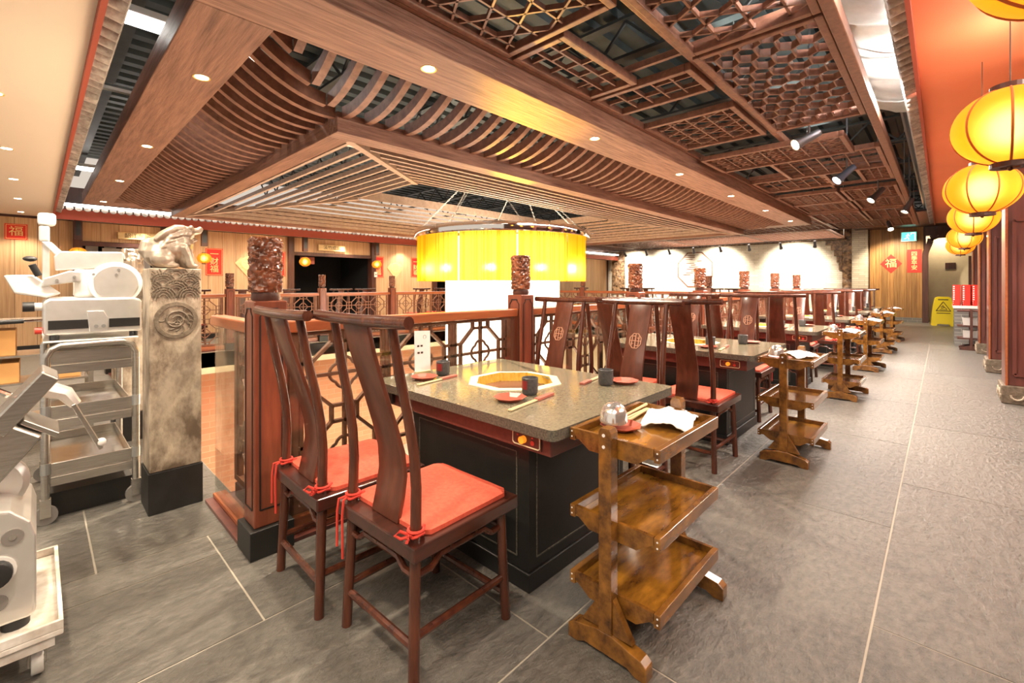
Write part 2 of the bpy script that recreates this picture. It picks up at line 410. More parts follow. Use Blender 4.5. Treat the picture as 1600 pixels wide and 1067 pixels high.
# ------------------------------------------------------------------ setting: walls
YW = 12.9; XW = 21.0
D1 = (.62, 1.95); D2 = (4.80, 7.15); DZ = 2.15
wf = MB()
for a, b in ((-3, D1[0]), (D1[1], D2[0]), (D2[1], 9.6), (11.2, XW)): wf.box(a, b, YW, YW + .15, 0, 3.3)
for a, b in (D1, D2, (9.6, 11.2)): wf.box(a, b, YW, YW + .15, DZ, 3.3)
wall_far = struct(wf.build('wall_far', M['darkwood']))
x = -3.0; pk = None
while x < XW - .2:
    nx = min(x + .30, XW)
    for D in (D1, D2, (9.6, 11.2)):
        if x < D[0] - .02 < nx - .06 and nx > D[0]: nx = D[0]
        if x < D[1] - .02 < nx - .06 and x >= D[0] - .01 and nx > D[1]: nx = D[1]
    inside = any(D[0] - .01 <= x < D[1] - .01 for D in (D1, D2, (9.6, 11.2)))
    z0 = DZ + .06 if inside else .12
    MB().box(x + .003, nx - .003, YW - .02, YW - .001, z0, 2.60).build('wood_plank', M['plank'], wall_far)
    x = nx
for i, D in enumerate((D1, D2, (9.6, 11.2))):
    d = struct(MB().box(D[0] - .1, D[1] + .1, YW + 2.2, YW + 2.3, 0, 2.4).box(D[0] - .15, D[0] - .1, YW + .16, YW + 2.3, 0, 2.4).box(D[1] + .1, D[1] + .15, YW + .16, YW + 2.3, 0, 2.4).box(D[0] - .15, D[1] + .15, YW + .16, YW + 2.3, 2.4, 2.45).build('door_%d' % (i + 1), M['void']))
    f = MB()
    f.box(D[0] - .12, D[0] + .02, YW - .14, YW - .025, 0, 2.60).box(D[1] - .02, D[1] + .12, YW - .14, YW - .025, 0, 2.60).box(D[0] + .021, D[1] - .021, YW - .08, YW - .025, DZ - .04, DZ + .05)
    f.build('door_frame', M['darkwood'], d)
    if i < 2:
        MB().box(D[0] + .35, D[0] + .75, YW + .3, YW + .32, 1.9, DZ - .05).build('door_curtain', M['sleeve' if i else 'plastic'], d)
        if i == 0:
            for q in range(4): MB().box(D[0] + .1 + q * .3, D[0] + .3 + q * .3, YW + .5, YW + .53, .9, 2.2).build('curtain_strip', M['plastic'], d)
struct(MB().box(-3, XW, YW - .05, YW - .021, 0, .115).build('baseboard_far', M['black']))

# end wall: brick wall with carved surround, wooden wall, arch
struct(MB().box(XW, XW + .2, 2.42, YW, 0, 3.4).build('wall_end_brick', M['pale_brick']))
struct(MB().box(XW - .25, XW + .2, 1.95, 2.415, 0, 3.4).build('wall_end_pier', M['pale_brick']))
we = MB().box(XW + .03, XW + .2, .40, 1.945, 0, 3.4).box(XW + .03, XW + .2, -3.5, -.70, 0, 3.4).box(XW + .03, XW + .2, -.70, .40, 2.98, 3.4)
wall_end = struct(we.build('wall_end_wood', M['darkwood']))
y = .46
while y < 1.9:
    wd = R.choice((.13, .16, .18)); y2 = min(y + wd, 1.945)
    MB().box(XW, XW + .028, y + .003, y2 - .003, .16, 3.3).build('wood_plank', M['plank2'], wall_end); y = y2
struct(MB().box(XW - .04, XW + .028, .46, 1.945, 0, .155).build('baseboard_end', M['grey_brick']))
ar = MB(); pts = []
for k in range(9):
    a = PI / 2 * k / 8; pts.append((.40 - .22 * (1 - math.cos(a)) * 1.0, 2.72 + .22 * math.sin(a)))
path = [(XW, .42, 0), (XW, .42, 2.3)] + [(XW, .42 - .14 * math.sin(PI / 2 * k / 6) ** 2, 2.3 + .58 * k / 6) for k in range(1, 7)] + [(XW, .1, 2.96), (XW, -.70, 2.96)]
for a, b in zip(path[:-1], path[1:]): ar.bar(a, b, .16, .12, (1, 0, 0))
struct(ar.build('trim_2', M['darkwood']))
struct(MB().box(XW + 1.2, XW + 1.3, -2.5, 1.5, 0, 3.4).build('wall_passage', M['plaster']))
struct(MB().box(XW + .2, XW + 1.2, -2.5, 1.5, 3.3, 3.4).build('ceiling_passage', M['plaster']))
struct(MB().box(XW + 1.17, XW + 1.199, -2.5, -.66, 0, 2.3).build('door_4', M['darkwood']))
lamp('POINT', 'passage_light', (XW + .7, .0, 3.0), 30, (1, .86, .62), .1)
p = tag(MB().box(XW + 1.17, XW + 1.199, -.35, -.08, 1.86, 2.08).box(XW + 1.16, XW + 1.17, -.26, -.17, 1.93, 2.0).build('wall_plaque', M['darkwood']), 'small dark plaque on the beige wall beyond the arch', 'plaque')
# carved surround of the brick wall
def frieze(name, a, b, c, d, label, seed):
    # relief strip on X = XW plane between y a..b, z c..d
    mb = MB(); ny = max(4, int((b - a) / .06)); nz = max(4, int((d - c) / .06)); vs = []; fs = []
    for i in range(ny + 1):
        for j in range(nz + 1):
            yy = a + (b - a) * i / ny; zz = c + (d - c) * j / nz
            h = noise.turbulence((yy * 4 + seed, zz * 4, seed), 3, True); h2 = noise.voronoi((yy * 5, zz * 5, seed))[0][0]
            vs.append((XW - .05 - .10 * h - .06 * h2, yy, zz))
    for i in range(ny):
        for j in range(nz): q = i * (nz + 1) + j; fs.append((q, q + 1, q + nz + 2, q + nz + 1))
    mb.add(vs, fs); e = MB().box(XW - .06, XW - .002, a, b, c, d); mb.add(e.v, e.f)
    return tag(mb.build(name, M['carvedfrieze'], smooth=True), label, 'carving')
frieze('carved_frieze', 2.45, 12.2, 3.0, 3.36, 'long carved brown frieze along the top of the white brick wall', 1.3)
frieze('carved_upright', 2.43, 2.72, .9, 2.99, 'openwork carved upright beside the brick pier at the right end of the brick wall', 4.1)
frieze('carved_upright', 11.9, 12.6, .9, 2.99, 'openwork carved upright at the left end of the white brick wall', 7.7)
t = thing('corner_bracket', 'stepped carved bracket under the frieze at the right end of the brick wall', 'carving', (0, 0, 0))
for k, (a, b, c) in enumerate(((2.73, 3.25, 2.82), (2.73, 3.08, 2.62), (2.73, 2.98, 2.40), (2.73, 2.90, 2.15), (2.73, 2.84, 1.85))):
    MB().box(XW - .09 + .003 * k, XW - .003, a, b, c, (2.98, 2.815, 2.615, 2.395, 2.145)[k]).build('carved_block', M['carvedfrieze'], t)
t = thing('octagonal_wall_lattice', 'white octagonal lattice ornament in the middle of the lit brick wall', 'ornament', (XW - .012, 8.3, 2.0))
oc = [(.85 * math.cos(PI / 8 + k * PI / 4), .85 * math.sin(PI / 8 + k * PI / 4)) for k in range(8)]
for k in range(8): MB().bar((0, *oc[k]), (0, *oc[(k + 1) % 8]), .05, .02, (1, 0, 0)).build('rim', M['lattice'], t)
RR = random.Random(3)
for k in range(16):
    zz = -.66 + k * .088; a = RR.uniform(-.55, .2); MB().bar((0, a, zz), (0, a + RR.uniform(.2, .5), zz), .03, .02, (1, 0, 0)).build('fret_bar', M['lattice'], t)
for z_, y_ in ((3.0, 4.3), (3.0, 7.2), (3.0, 9.6), (3.0, 11.3)):
    lamp('SPOT', 'wall_washer', (XW - 1.6, y_, z_), 600, (1, .93, .82), .05, spot=85, target=(XW, y_, 1.75), blend=.8)

# right side: columns, headers, red soffit
for i, x0 in enumerate((4.87, 7.30, 9.71, 12.21, 14.65)):
    t = thing('column', 'dark red panelled column on a carved stone block, %s along the right side of the aisle' % ('nearest to the camera', 'first in view', 'second in view', 'third in view', 'farthest')[i], 'column', (x0, -.47, 0))
    MB().box(.03, .42, -.75, -.03, .2, 2.945).build('shaft', M['redwood'], t, bevel=.006)
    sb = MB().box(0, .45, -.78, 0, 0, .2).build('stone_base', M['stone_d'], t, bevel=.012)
    cv = MB()
    for q in range(5):
        yy = -.12 - q * .13
        cv.tube([(-.002, yy + .05 * math.cos(a), .1 + .05 * math.sin(a) * (1 if q % 2 else -1)) for a in [PI * k / 6 for k in range(7)]], .01, 5)
        cv.tube([(.04 + .085 * q + .03 * math.cos(a), .002, .1 + .05 * math.sin(a) * (1 if q % 2 else -1)) for a in [PI * k / 6 for k in range(7)]], .01, 5)
    cv.build('carved_scroll', M['stone'], sb)
    pn = MB()
    for (a, b) in (((-.10, .32), (-.10, 2.0)), ((-.10, 2.0), (-.68, 2.0)), ((-.68, 2.0), (-.68, .32)), ((-.68, .32), (-.10, .32))):
        pn.bar((.022, *a), (.022, *b), .03, .02, (1, 0, 0))
    pn.build('panel_moulding', M['redwood'], t)
    MB().box(.008, .0295, -.05, -.032, .2, 2.94).build('gilt_edge', M['rail'], t)
    MB().box(.424, 2.005, -.55, -.44, 2.02, 2.945).build('header_panel', M['redwood'], t)
    MB().box(.424, 2.005, -.57, -.42, 1.95, 2.018).build('lintel', M['redwood'], t, bevel=.006)
    MB().box(.424, 2.005, -.434, -.424, 2.10, 2.14).build('moulding', M['rail'], t)
struct(MB().box(-3, 23, -3.5, -3.4, 0, 3.3).build('wall_right_back', M['darkwood']))
soff = struct(MB().box(-1.5, 16.6, -3.4, .13, 2.95, 3.10).build('ceiling_right_soffit', M['redpaint']))
struct(MB().box(-1.5, 16.6, .131, .155, 2.90, 3.16).build('trim_3', M['fascia']))
# left soffit
struct(MB().box(-3, .20, .6, YW, 2.65, 2.8).build('ceiling_left_soffit', M['peach']))
struct(MB().box(.201, .225, .6, 12.2, 2.60, 2.86).build('trim_4', M['fascia']))
struct(MB().box(.226, XW, 12.23, YW - .021, 2.62, 2.72).build('ceiling_far_soffit', M['peach']))
struct(MB().box(.226, XW, 12.205, 12.229, 2.56, 2.76).build('trim_5', M['fascia']))
# metal deck far above everything, with joists
dk = MB(); vs = []; fs = []
zt = 4.0; prof = []
y = -3.5
while y < 13.2:
    prof += [(y, zt), (y + .12, zt), (y + .15, zt + .06), (y + .25, zt + .06)]; y += .28
for (yy, zz) in prof: vs += [(-3, yy, zz), (23, yy, zz)]
for i in range(len(prof) - 1): fs.append((2 * i, 2 * i + 1, 2 * i + 3, 2 * i + 2))
dk.add(vs, fs); dk.box(-3, 23, -3.5, 13.2, 4.08, 4.12)
ceil = struct(dk.build('ceiling', M['deck']))
for i in range(14):
    x = -1.2 + i * 1.75; j = MB()
    j.box(x - .05, x + .05, -3.4, 13, 3.55, 3.58).box(x - .05, x + .05, -3.4, 13, 3.93, 3.96)
    for k in range(46):
        a = -3.4 + k * .355; j.bar((x, a, 3.58 if k % 2 else 3.93), (x, a + .355, 3.93 if k % 2 else 3.58), .025, .025)
    j.build('roof_joist', M['steel_d'], ceil)
for k, (yy, zz, rad) in enumerate(((.35, 3.45, .03), (1.6, 3.4, .05), (6.1, 3.3, .04))):
    MB().tube([(-1, yy, zz), (20, yy, zz)], rad, 8).build('ceiling_pipe', M['galv' if k != 1 else 'steel_d'], ceil, smooth=True)
struct(MB().box(16.6, XW + .2, -3.4, 2.3, 3.30, 3.36).box(16.4, XW + .2, 2.3, 12.2, 3.38, 3.42).build('ceiling_end', M['darkwood']))
lamp('AREA', 'plenum_light', (5, 1.3, 3.5), 12, (.8, 1, .96), (9, .3), rot=(PI, 0, 0))
lamp('AREA', 'plenum_light', (6.4, 6.4, 3.5), 8, (.8, 1, .96), (7, .3), rot=(PI, 0, 0))

# tiled eaves
tile_cap = MB().lathe([(.052, 0), (.052, .085), (.03, .09), (.001, .09)], 10, axis='y').lathe([(.001, 0), (.052, 0)], 10, axis='y')
def eave(name, label, p0, along, count, step, outrot, group=None):
    t = thing(name, label, 'eave', p0)
    first = None
    for i in range(count):
        pos = (i * step, 0, 0) if along == 'x' else (0, i * step, 0)
        if first is None:
            first = tile_cap.build('roof_tile', M['eave'], t, smooth=True, loc=pos, rot=outrot)
        else: inst(first, pos, t)
    L = count * step
    b = MB().box(0, L, .0, .012, .055, .075) if along == 'x' else MB().box(.0, .012, 0, L, .055, .075)
    b.build('tile_batten', M['eave'], t)
    return t
eave('tiled_eave', 'row of small roof tiles edging the orange soffit along the aisle', (-.4, .158, 2.985), 'x', 140, .12, (math.radians(-14), 0, 0))
eave('tiled_eave', 'row of small roof tiles edging the peach-lit soffit at upper left', (.228, .9, 2.70), 'y', 88, .125, (math.radians(-14), 0, -PI / 2))
eave('tiled_eave', 'row of small roof tiles along the front of the far plank wall', (.3, 12.12, 2.785), 'x', 160, .125, (math.radians(-12), 0, PI))
t = tag(MB().box(.3, 20.5, 11.985, 12.02, 2.80, 2.85).build('led_strip', M['glow_led']), 'bright white light strip running along the far tiled eave', 'light strip')

# ------------------------------------------------------------------ coffered canopy over the opening
BX0, BX1, BY0, BY1 = .53, 12.45, 2.21, 10.72            # outer edges of the beam ring
IX0, IX1, IY0, IY1 = .90, 12.03, 2.665, 10.25           # inner edges
Z0, Z1 = 2.70, 2.88
can = thing('ceiling_canopy', 'large weathered wood canopy with curved slats hanging over the stairwell opening', 'canopy', (0, 0, 0))
MB().box(BX0, BX1, BY0, IY0, Z0, Z1).build('beam', M['beam'], can, bevel=.006)
MB().box(BX0, BX1, IY1, BY1, Z0, Z1).build('beam', M['beam'], can, bevel=.006)
MB().box(BX0, IX0, IY0 + .002, IY1 - .002, Z0, Z1).build('beam', M['beam_y'], can, bevel=.006)
MB().box(IX1, BX1, IY0 + .002, IY1 - .002, Z0, Z1).build('beam', M['beam_y'], can, bevel=.006)
DEP = .68
def slat_z(o):
    u = o / DEP                                          # convex-down sag from the beam to the inner ring
    return 2.81 - .245 * (1 - (1 - u) ** 2.2) + .02 * u * u
def slat_mesh(length):
    n = 9; pts = [(length * i / n, slat_z(length * i / n)) for i in range(n + 1)]
    mb = MB(); h = .085; w = .026; vs = []
    for (o, z) in pts:
        for (dx, dz) in ((-w, 0), (w, 0), (w, h), (-w, h)): vs.append((dx, o, z + dz))
    fs = [(0, 1, 2, 3), (4 * n + 3, 4 * n + 2, 4 * n + 1, 4 * n)]
    for i in range(n):
        for j in range(4): fs.append((4 * i + j, 4 * i + (j + 1) % 4, 4 * i + 4 + (j + 1) % 4, 4 * i + 4 + j))
    return mb.add(vs, fs)
cache = {}
def put_slat(length, loc, rz):
    k = round(length, 3)
    if k not in cache:
        cache[k] = slat_mesh(length).build('curved_slat', M['slat'], can, loc=loc, rot=(0, 0, rz))
    else: inst(cache[k], loc, can, rot=(0, 0, rz))
SP = .185
nx = int((IX1 - IX0) / SP); ny = int((IY1 - IY0) / SP)
for i in range(1, nx):
    d = i * (IX1 - IX0) / nx; ln = min(DEP, d - .03, IX1 - IX0 - d - .03)
    if ln < .08: continue
    put_slat(ln, (IX0 + d, IY0, 0), 0); put_slat(ln, (IX0 + d, IY1, 0), PI)
for i in range(1, ny):
    d = i * (IY1 - IY0) / ny; ln = min(DEP, d - .03, IY1 - IY0 - d - .03)
    if ln < .08: continue
    put_slat(ln, (IX0, IY0 + d, 0), -PI / 2); put_slat(ln, (IX1, IY0 + d, 0), PI / 2)
a, b, c, d = IX0 + DEP, IX1 - DEP, IY0 + DEP, IY1 - DEP
RW = .17; rz0, rz1 = 2.47, 2.63
MB().box(a, b, c, c + RW, rz0, rz1).build('inner_beam', M['beam'], can, bevel=.005)
MB().box(a, b, d - RW, d, rz0, rz1).build('inner_beam', M['beam'], can, bevel=.005)
MB().box(a, a + RW, c + RW + .002, d - RW - .002, rz0, rz1).build('inner_beam', M['beam_y'], can, bevel=.005)
MB().box(b - RW, b, c + RW + .002, d - RW - .002, rz0, rz1).build('inner_beam', M['beam_y'], can, bevel=.005)
NF = 8; F0, F1 = DEP + RW, 2.93
for k in range(NF + 1):
    o = F0 + .10 + (F1 - F0 - .10) * k / NF; z = 2.50 + .30 * (o - F0) / (F1 - F0); hh = .05 if k < NF else .15
    xa, xb, ya, yb = IX0 + o, IX1 - o, IY0 + o, IY1 - o; e = .03
    MB().box(xa + e, xb - e, ya - .017, ya + .017, z, z + hh).build('fin', M['fin'], can)
    MB().box(xa + e, xb - e, yb - .017, yb + .017, z, z + hh).build('fin', M['fin'], can)
    MB().box(xa - .017, xa + .017, ya + e, yb - e, z, z + hh).build('fin', M['fin'], can)
    MB().box(xb - .017, xb + .017, ya + e, yb - e, z, z + hh).build('fin', M['fin'], can)
for sx, sy in ((0, 0), (1, 0), (0, 1), (1, 1)):
    p = [(IX1 - q if sx else IX0 + q, IY1 - q if sy else IY0 + q, z) for q, z in ((F0, 2.50), (F1, 2.80))]
    MB().bar(p[0], p[1], .07, .06).build('hip_board', M['fin'], can)
# downlights set in the beam
def downlight(x, y, z, label, group, power, spot=110):
    t = thing('downlight', label, 'downlight', (x, y, z), 0, group)
    MB().lathe([(.040, -.001), (.052, -.004), (.052, -.0005)], 16).build('trim_ring', M['brass'], t, smooth=True)
    MB().lathe([(.0001, -.0015), (.040, -.0015)], 16).build('lamp_face', M['glow_warm'], t)
    lamp('SPOT', 'downlight_and_fill_lamp', (x, y, z - .03), power, (1, .84, .64), .04, spot=spot, target=(x, y, 0), blend=.5)
for k in range(6):
    downlight(1.75 + 1.93 * k, 2.41, 2.70, 'round downlight in the long front canopy beam, %s from the near corner' % ('first', 'second', 'third', 'fourth', 'fifth', 'sixth')[k], 'downlights in the canopy beam', 170)
for k in range(4):
    downlight(.765, 3.62 + 2.2 * k, 2.70, 'round downlight in the left canopy beam, %s from the near corner' % ('first', 'second', 'third', 'fourth')[k], 'downlights in the canopy beam', 170)
for k in range(7):
    downlight(-.21, 1.07 + 1.88 * k, 2.65, 'round downlight in the peach-lit soffit at left, %s counting back toward the far wall' % ('first', 'second', 'third', 'fourth', 'fifth', 'sixth', 'seventh')[k], 'downlights in the left soffit', 85 if k == 0 else 60)
for k, x in enumerate((1.6, 4.1, 6.2, 8.2, 10.2)):
    downlight(x, 12.55, 2.615, 'round downlight under the far eave washing the plank wall, %s from the left' % ('first', 'second', 'third', 'fourth', 'fifth')[k], 'downlights under the far eave', 40)

# ------------------------------------------------------------------ railing round the opening
def finial_mesh():
    n, m = 56, 40; vs = []; fs = []; r0 = .076; z0, z1 = 0., .27
    for j in range(m + 1):
        z = z0 + (z1 - z0) * j / m
        for i in range(n):
            a = 2 * PI * i / n; p = Vector((math.cos(a) * 1.6, math.sin(a) * 1.6, z * 18))
            q = p + noise.noise_vector(p * .9) * .55
            v = noise.voronoi(q * 1.25)[0]
            h = .5 + .5 * math.sin(v[0] * 14) ; h = h * .6 + .4 * noise.noise(q * 2.1)
            r = r0 + .019 * (h - .5) - (.004 if j in (0, m) else 0)
            vs.append((r * math.cos(a), r * math.sin(a), z))
    for j in range(m):
        for i in range(n): fs.append((j * n + i, j * n + (i + 1) % n, (j + 1) * n + (i + 1) % n, (j + 1) * n + i))
    fs += [tuple(range(n))[::-1], tuple(range(m * n, m * n + n))]
    return MB().add(vs, fs)
def make_post():
    t = thing('railing_post', '', 'railing post')
    MB().box(-.10, .10, -.10, .10, 0, .135).build('base', M['black'], t, bevel=.004)
    s = MB().box(-.075, .075, -.075, .075, .136, 1.222).build('shaft', M['post'], t, bevel=.006)
    p = MB()
    for ax in range(4):
        e = MB()
        pts = [(-.05, .22), (-.05, 1.15), (-.03, 1.17), (-.03, 1.185), (.03, 1.185), (.03, 1.17), (.05, 1.15), (.05, .22)]
        for k in range(8): e.bar((pts[k][0], -.0765, pts[k][1]), (pts[(k + 1) % 8][0], -.0765, pts[(k + 1) % 8][1]), .006, .004, (0, 1, 0))
        e.xf(Matrix.Rotation(ax * PI / 2, 4, 'Z')); p.add(e.v, e.f)
    p.build('panel_bead', M['black'], s)
    MB().lathe([(.001, 1.223), (.062, 1.223), (.066, 1.235), (.062, 1.262), (.001, 1.262)], 20).build('neck', M['darkwood'], t, smooth=True)
    MBf.build('carved_finial', M['carve'], t, smooth=True, loc=(0, 0, 1.263))
    return t
MBf = finial_mesh()
post0 = make_post()
kids = {}
for x in COL.objects:
    if x.parent: kids.setdefault(x.parent.name, []).append(x)
PXS = [.785, 2.665, 4.53, 6.36, 8.30, 10.25, 12.12]; PYF = 10.36; PYN = 2.44
PYS = [4.42, 6.40, 8.38]
used = [0]
def put_post(x, y, label):
    if used[0] == 0: post0.location = (x, y, 0); post0['label'] = label; used[0] = 1
    else: dup(post0, (x, y, 0), 0, label=label, kids=kids)
for i, x in enumerate(PXS):
    put_post(x, PYN, 'wooden railing post with carved drum top, ' + ('at the corner behind the two front chairs' if i == 0 else '%s after the corner along the tables' % ORD[i - 1].replace('nearest', 'first')))
for i, x in enumerate(PXS):
    put_post(x, PYF, 'carved-top railing post across the opening on the far side, %s from the left' % ORD[i].replace('nearest', 'first'))
for i, y in enumerate(PYS):
    put_post(PXS[-1], y, 'carved-top railing post on the far right side of the opening, %s from the tables' % ORD[i].replace('nearest', 'first'))
put_post(PXS[0], 7.4, 'railing post with carved top on the left side beyond the stone beasts, first')
put_post(PXS[0], 8.9, 'railing post with carved top on the left side beyond the stone beasts, second')

def motif(L, z0, z1):
    # fret bars (pairs of points) and cloud loops of a bay of length L
    bars = []; loops = []
    H = z1 - z0; n = max(1, round(L / .56)); rows = 2; cw = L / n; ch = H / rows
    for c in range(n):
        for r in range(rows):
            cx = cw * (c + .5); cz = z0 + ch * (r + .5); rr = min(cw, ch) * .40; k = rr * .42
            oc = [(cx - k, cz + rr), (cx + k, cz + rr), (cx + rr * 1.05, cz + k), (cx + rr * 1.05, cz - k), (cx + k, cz - rr), (cx - k, cz - rr), (cx - rr * 1.05, cz - k), (cx - rr * 1.05, cz + k)]
            for q in range(8): bars.append((oc[q], oc[(q + 1) % 8]))
            lp = []
            for q in range(32):
                a = 2 * PI * q / 32; ra = rr * (.40 + .09 * abs(math.cos(2 * a))); lp.append((cx + ra * math.cos(a), cz + ra * math.sin(a)))
            loops.append(lp)
            i = rr * .49
            bars += [((cx, cz - i), (cx, cz - rr - (ch / 2 - rr))), ((cx, cz + i), (cx, cz + ch / 2)), ((cx - i, cz), (cx - cw / 2, cz)), ((cx + i, cz), (cx + cw / 2, cz)),
                     ((cx, cz - i), (cx, cz + i)), ((cx - i, cz), (cx + i, cz))]
            for sg in (-1, 1):
                bars += [((cx + sg * cw * .46, cz - ch / 2), (cx + sg * cw * .46, cz + ch / 2))] if cw > ch * 1.15 else []
                bars += [((cx + sg * k, cz + rr), (cx + sg * k, cz + ch / 2)), ((cx + sg * k, cz - rr), (cx + sg * k, cz - ch / 2)),
                         ((cx + sg * rr * 1.05, cz + k), (cx + sg * cw / 2, cz + k)), ((cx + sg * rr * 1.05, cz - k), (cx + sg * cw / 2, cz - k))]
    for c in range(1, n): bars.append(((cw * c, z0), (cw * c, z1)))
    out = []
    seen = set()
    for b in bars:
        if abs(b[0][0] - b[1][0]) + abs(b[0][1] - b[1][1]) < .012: continue
        out.append(b)
    return out, loops
def rail_bay(L, label, detailed, glass, lo=0.):
    t = thing('railing_bay', label, 'railing')
    MB().box(0, L, -.042, .042, 1.055, 1.115).build('handrail', M['rail'], t, bevel=.008)
    MB().box(.027, L - .027, -.035, .035, .02, .10 if not lo else .045).build('bottom_rail', M['rail'], t, bevel=.005)
    MB().box(.027, L - .027, -.075, .075 + lo * .6, -.002, .019).build('plinth', M['redwood'], t)
    if lo: MB().box(.1, L - .03, lo - .01, lo + .05, .02, .10).build('bottom_rail', M['darkwood'], t)
    fr = MB(); g = .06; z0, z1 = .135, 1.03
    for x in (g, L - g): fr.box(x - .022, x + .022, .002 + lo, .04 + lo, .101, 1.054)
    fr.box(g + .022, L - g - .022, .002 + lo, .04 + lo, .101, .135).box(g + .022, L - g - .022, .002 + lo, .04 + lo, 1.03, 1.054)
    fr.build('panel_frame', M['lattice'], t)
    W = L - 2 * g - .044; bars, loops = motif(W, z0, z1); x0 = g + .022
    if detailed:
        for p, q in bars: MB().bar((x0 + p[0], .021 + lo, p[1]), (x0 + q[0], .021 + lo, q[1]), .018, .026, (0, 1, 0)).build('lattice_bar', M['lattice'], t)
        for lp in loops: MB().tube([(x0 + p[0], .021 + lo, p[1]) for p in lp], .009, 6, closed=True).build('cloud_ring', M['lattice'], t, smooth=True)
    else:
        b = MB()
        for p, q in bars: b.bar((x0 + p[0], .021, p[1]), (x0 + q[0], .021, q[1]), .015, .024, (0, 1, 0))
        for lp in loops: b.tube([(x0 + p[0], .021, p[1]) for p in lp], .009, 5, closed=True)
        b.build('lattice', M['lattice'], t)
    if glass: MB().box(.03, L - .03, -.024, -.018, .104 if not lo else .0455, 1.05).build('glass_pane', M['glass'], t)
    return t
def bay_between(a, b, rz_axis, label, detailed=False, glass=False, tmpl={}):
    if rz_axis == 'x': L = b[0] - a[0] - .152; loc = (a[0] + .076, a[1], 0); rz = 0
    else: L = b[1] - a[1] - .152; loc = (a[0], a[1] + .076, 0); rz = PI / 2
    k = (round(L, 2), detailed, glass)
    if k not in tmpl:
        tmpl[k] = rail_bay(L, label, detailed, glass); o = tmpl[k]; o.location = loc; o.rotation_euler = (0, 0, rz); return o
    kk = {}
    for x in COL.objects:
        if x.parent == tmpl[k]: kk.setdefault(tmpl[k].name, []).append(x)
    o = dup(tmpl[k], loc, rz, label=label, kids=kk); return o
for i in range(6):
    bay_between((PXS[i], PYN), (PXS[i + 1], PYN), 'x', 'wooden fretwork railing behind the %s dining table of the row' % ORD[i], detailed=i < 2, glass=i < 2)
for i in range(6):
    bay_between((PXS[i], PYF), (PXS[i + 1], PYF), 'x', 'fretwork railing on the far side of the opening, %s bay from the left' % ORD[i].replace('nearest', 'first'))
ys = [PYN] + PYS + [PYF]
for i in range(4):
    bay_between((PXS[-1], ys[i]), (PXS[-1], ys[i + 1]), 'y', 'fretwork railing at the far right side of the opening, %s bay from the table row' % ORD[i].replace('nearest', 'first'))
o = rail_bay(3.22 - PYN - .08, 'short glazed fretwork railing between the corner post and the stone beast pillar', True, True, .075); o.location = (.765, 3.215, 0); o.rotation_euler = (0, 0, -PI / 2)
ys = [5.20, 7.4, 8.9, PYF]
for i in range(3): bay_between((.785, ys[i]), (.785, ys[i + 1]), 'y', 'fretwork railing on the left side beyond the second stone beast, %s bay' % ORD[i].replace('nearest', 'first'))

# ------------------------------------------------------------------ stone pillars with beasts
def beast(parent_loc, rz, sc_, label):
    t = thing('stone_beast', label, 'statue', parent_loc, rz)
    b = MB()
    E = lambda x, y, z, r, sx=1, sy=1, sz=1: b.sphere((x, y, z), r, 14, sx, sy, sz)
    E(-.05, 0, .08, .08, 1.1, 1.0, 1.0); E(-.01, 0, .115, .082, 1.1, .95, 1.0); E(.035, 0, .135, .074, 1.05, 1.0, 1.25); E(.06, 0, .075, .05, 1, 1.2, 1.4)   # haunch, belly, chest
    E(-.05, .055, .055, .055, 1.1, .6, 1); E(-.05, -.055, .055, .055, 1.1, .6, 1)                                   # thighs
    for s in (-1, 1):
        b.tube([(.05, s * .045, .13), (.075, s * .05, .07), (.085, s * .05, .02)], [.034, .026, .026], 8)
        E(.098, s * .05, .018, .026, 1.3, .9, .7); E(-.01, s * .066, .018, .026, 1.5, .8, .7)
    b.tube([(.045, 0, .15), (.055, 0, .185), (.06, 0, .20)], [.055, .052, .05], 10); E(.0, 0, .17, .066, 1.2, .95, .85); E(-.05, 0, .135, .062, 1.2, .95, .9)  # neck and back
    E(.055, 0, .212, .058, 1.05, 1.0, .9); E(.105, 0, .232, .038, 1.3, 1.0, .6); E(.098, 0, .178, .028, 1.25, .9, .5)  # skull, muzzle, jaw
    E(.142, 0, .247, .018, 1, 1.3, 1)
    for s in (-1, 1):
        E(.09, s * .036, .250, .016); b.tube([(.06, s * .03, .245), (.01, s * .045, .238), (-.04, s * .05, .205), (-.085, s * .045, .16)], [.020, .024, .022, .014], 7)
        E(.03, s * .052, .205, .026, 1.2, .5, .9)
        for k in range(3): b.tube([(.03 - .02 * k, s * .05, .20 - .03 * k), (-.01 - .02 * k, s * .062, .185 - .03 * k), (-.04 - .02 * k, s * .058, .16 - .03 * k)], [.017, .015, .007], 6)
    b.tube([(-.11, 0, .06), (-.135, 0, .10), (-.125, 0, .15), (-.10, 0, .175)], [.022, .026, .022, .01], 8)           # tail
    b.xf(Matrix.Scale(sc_, 4))
    o = b.build('body', M['statue'], t, smooth=True)
    rm = o.modifiers.new('r', 'REMESH'); rm.mode = 'VOXEL'; rm.voxel_size = .0055; rm.use_smooth_shade = True
    sm = o.modifiers.new('s', 'SMOOTH'); sm.iterations = 3; sm.factor = .5
    return t
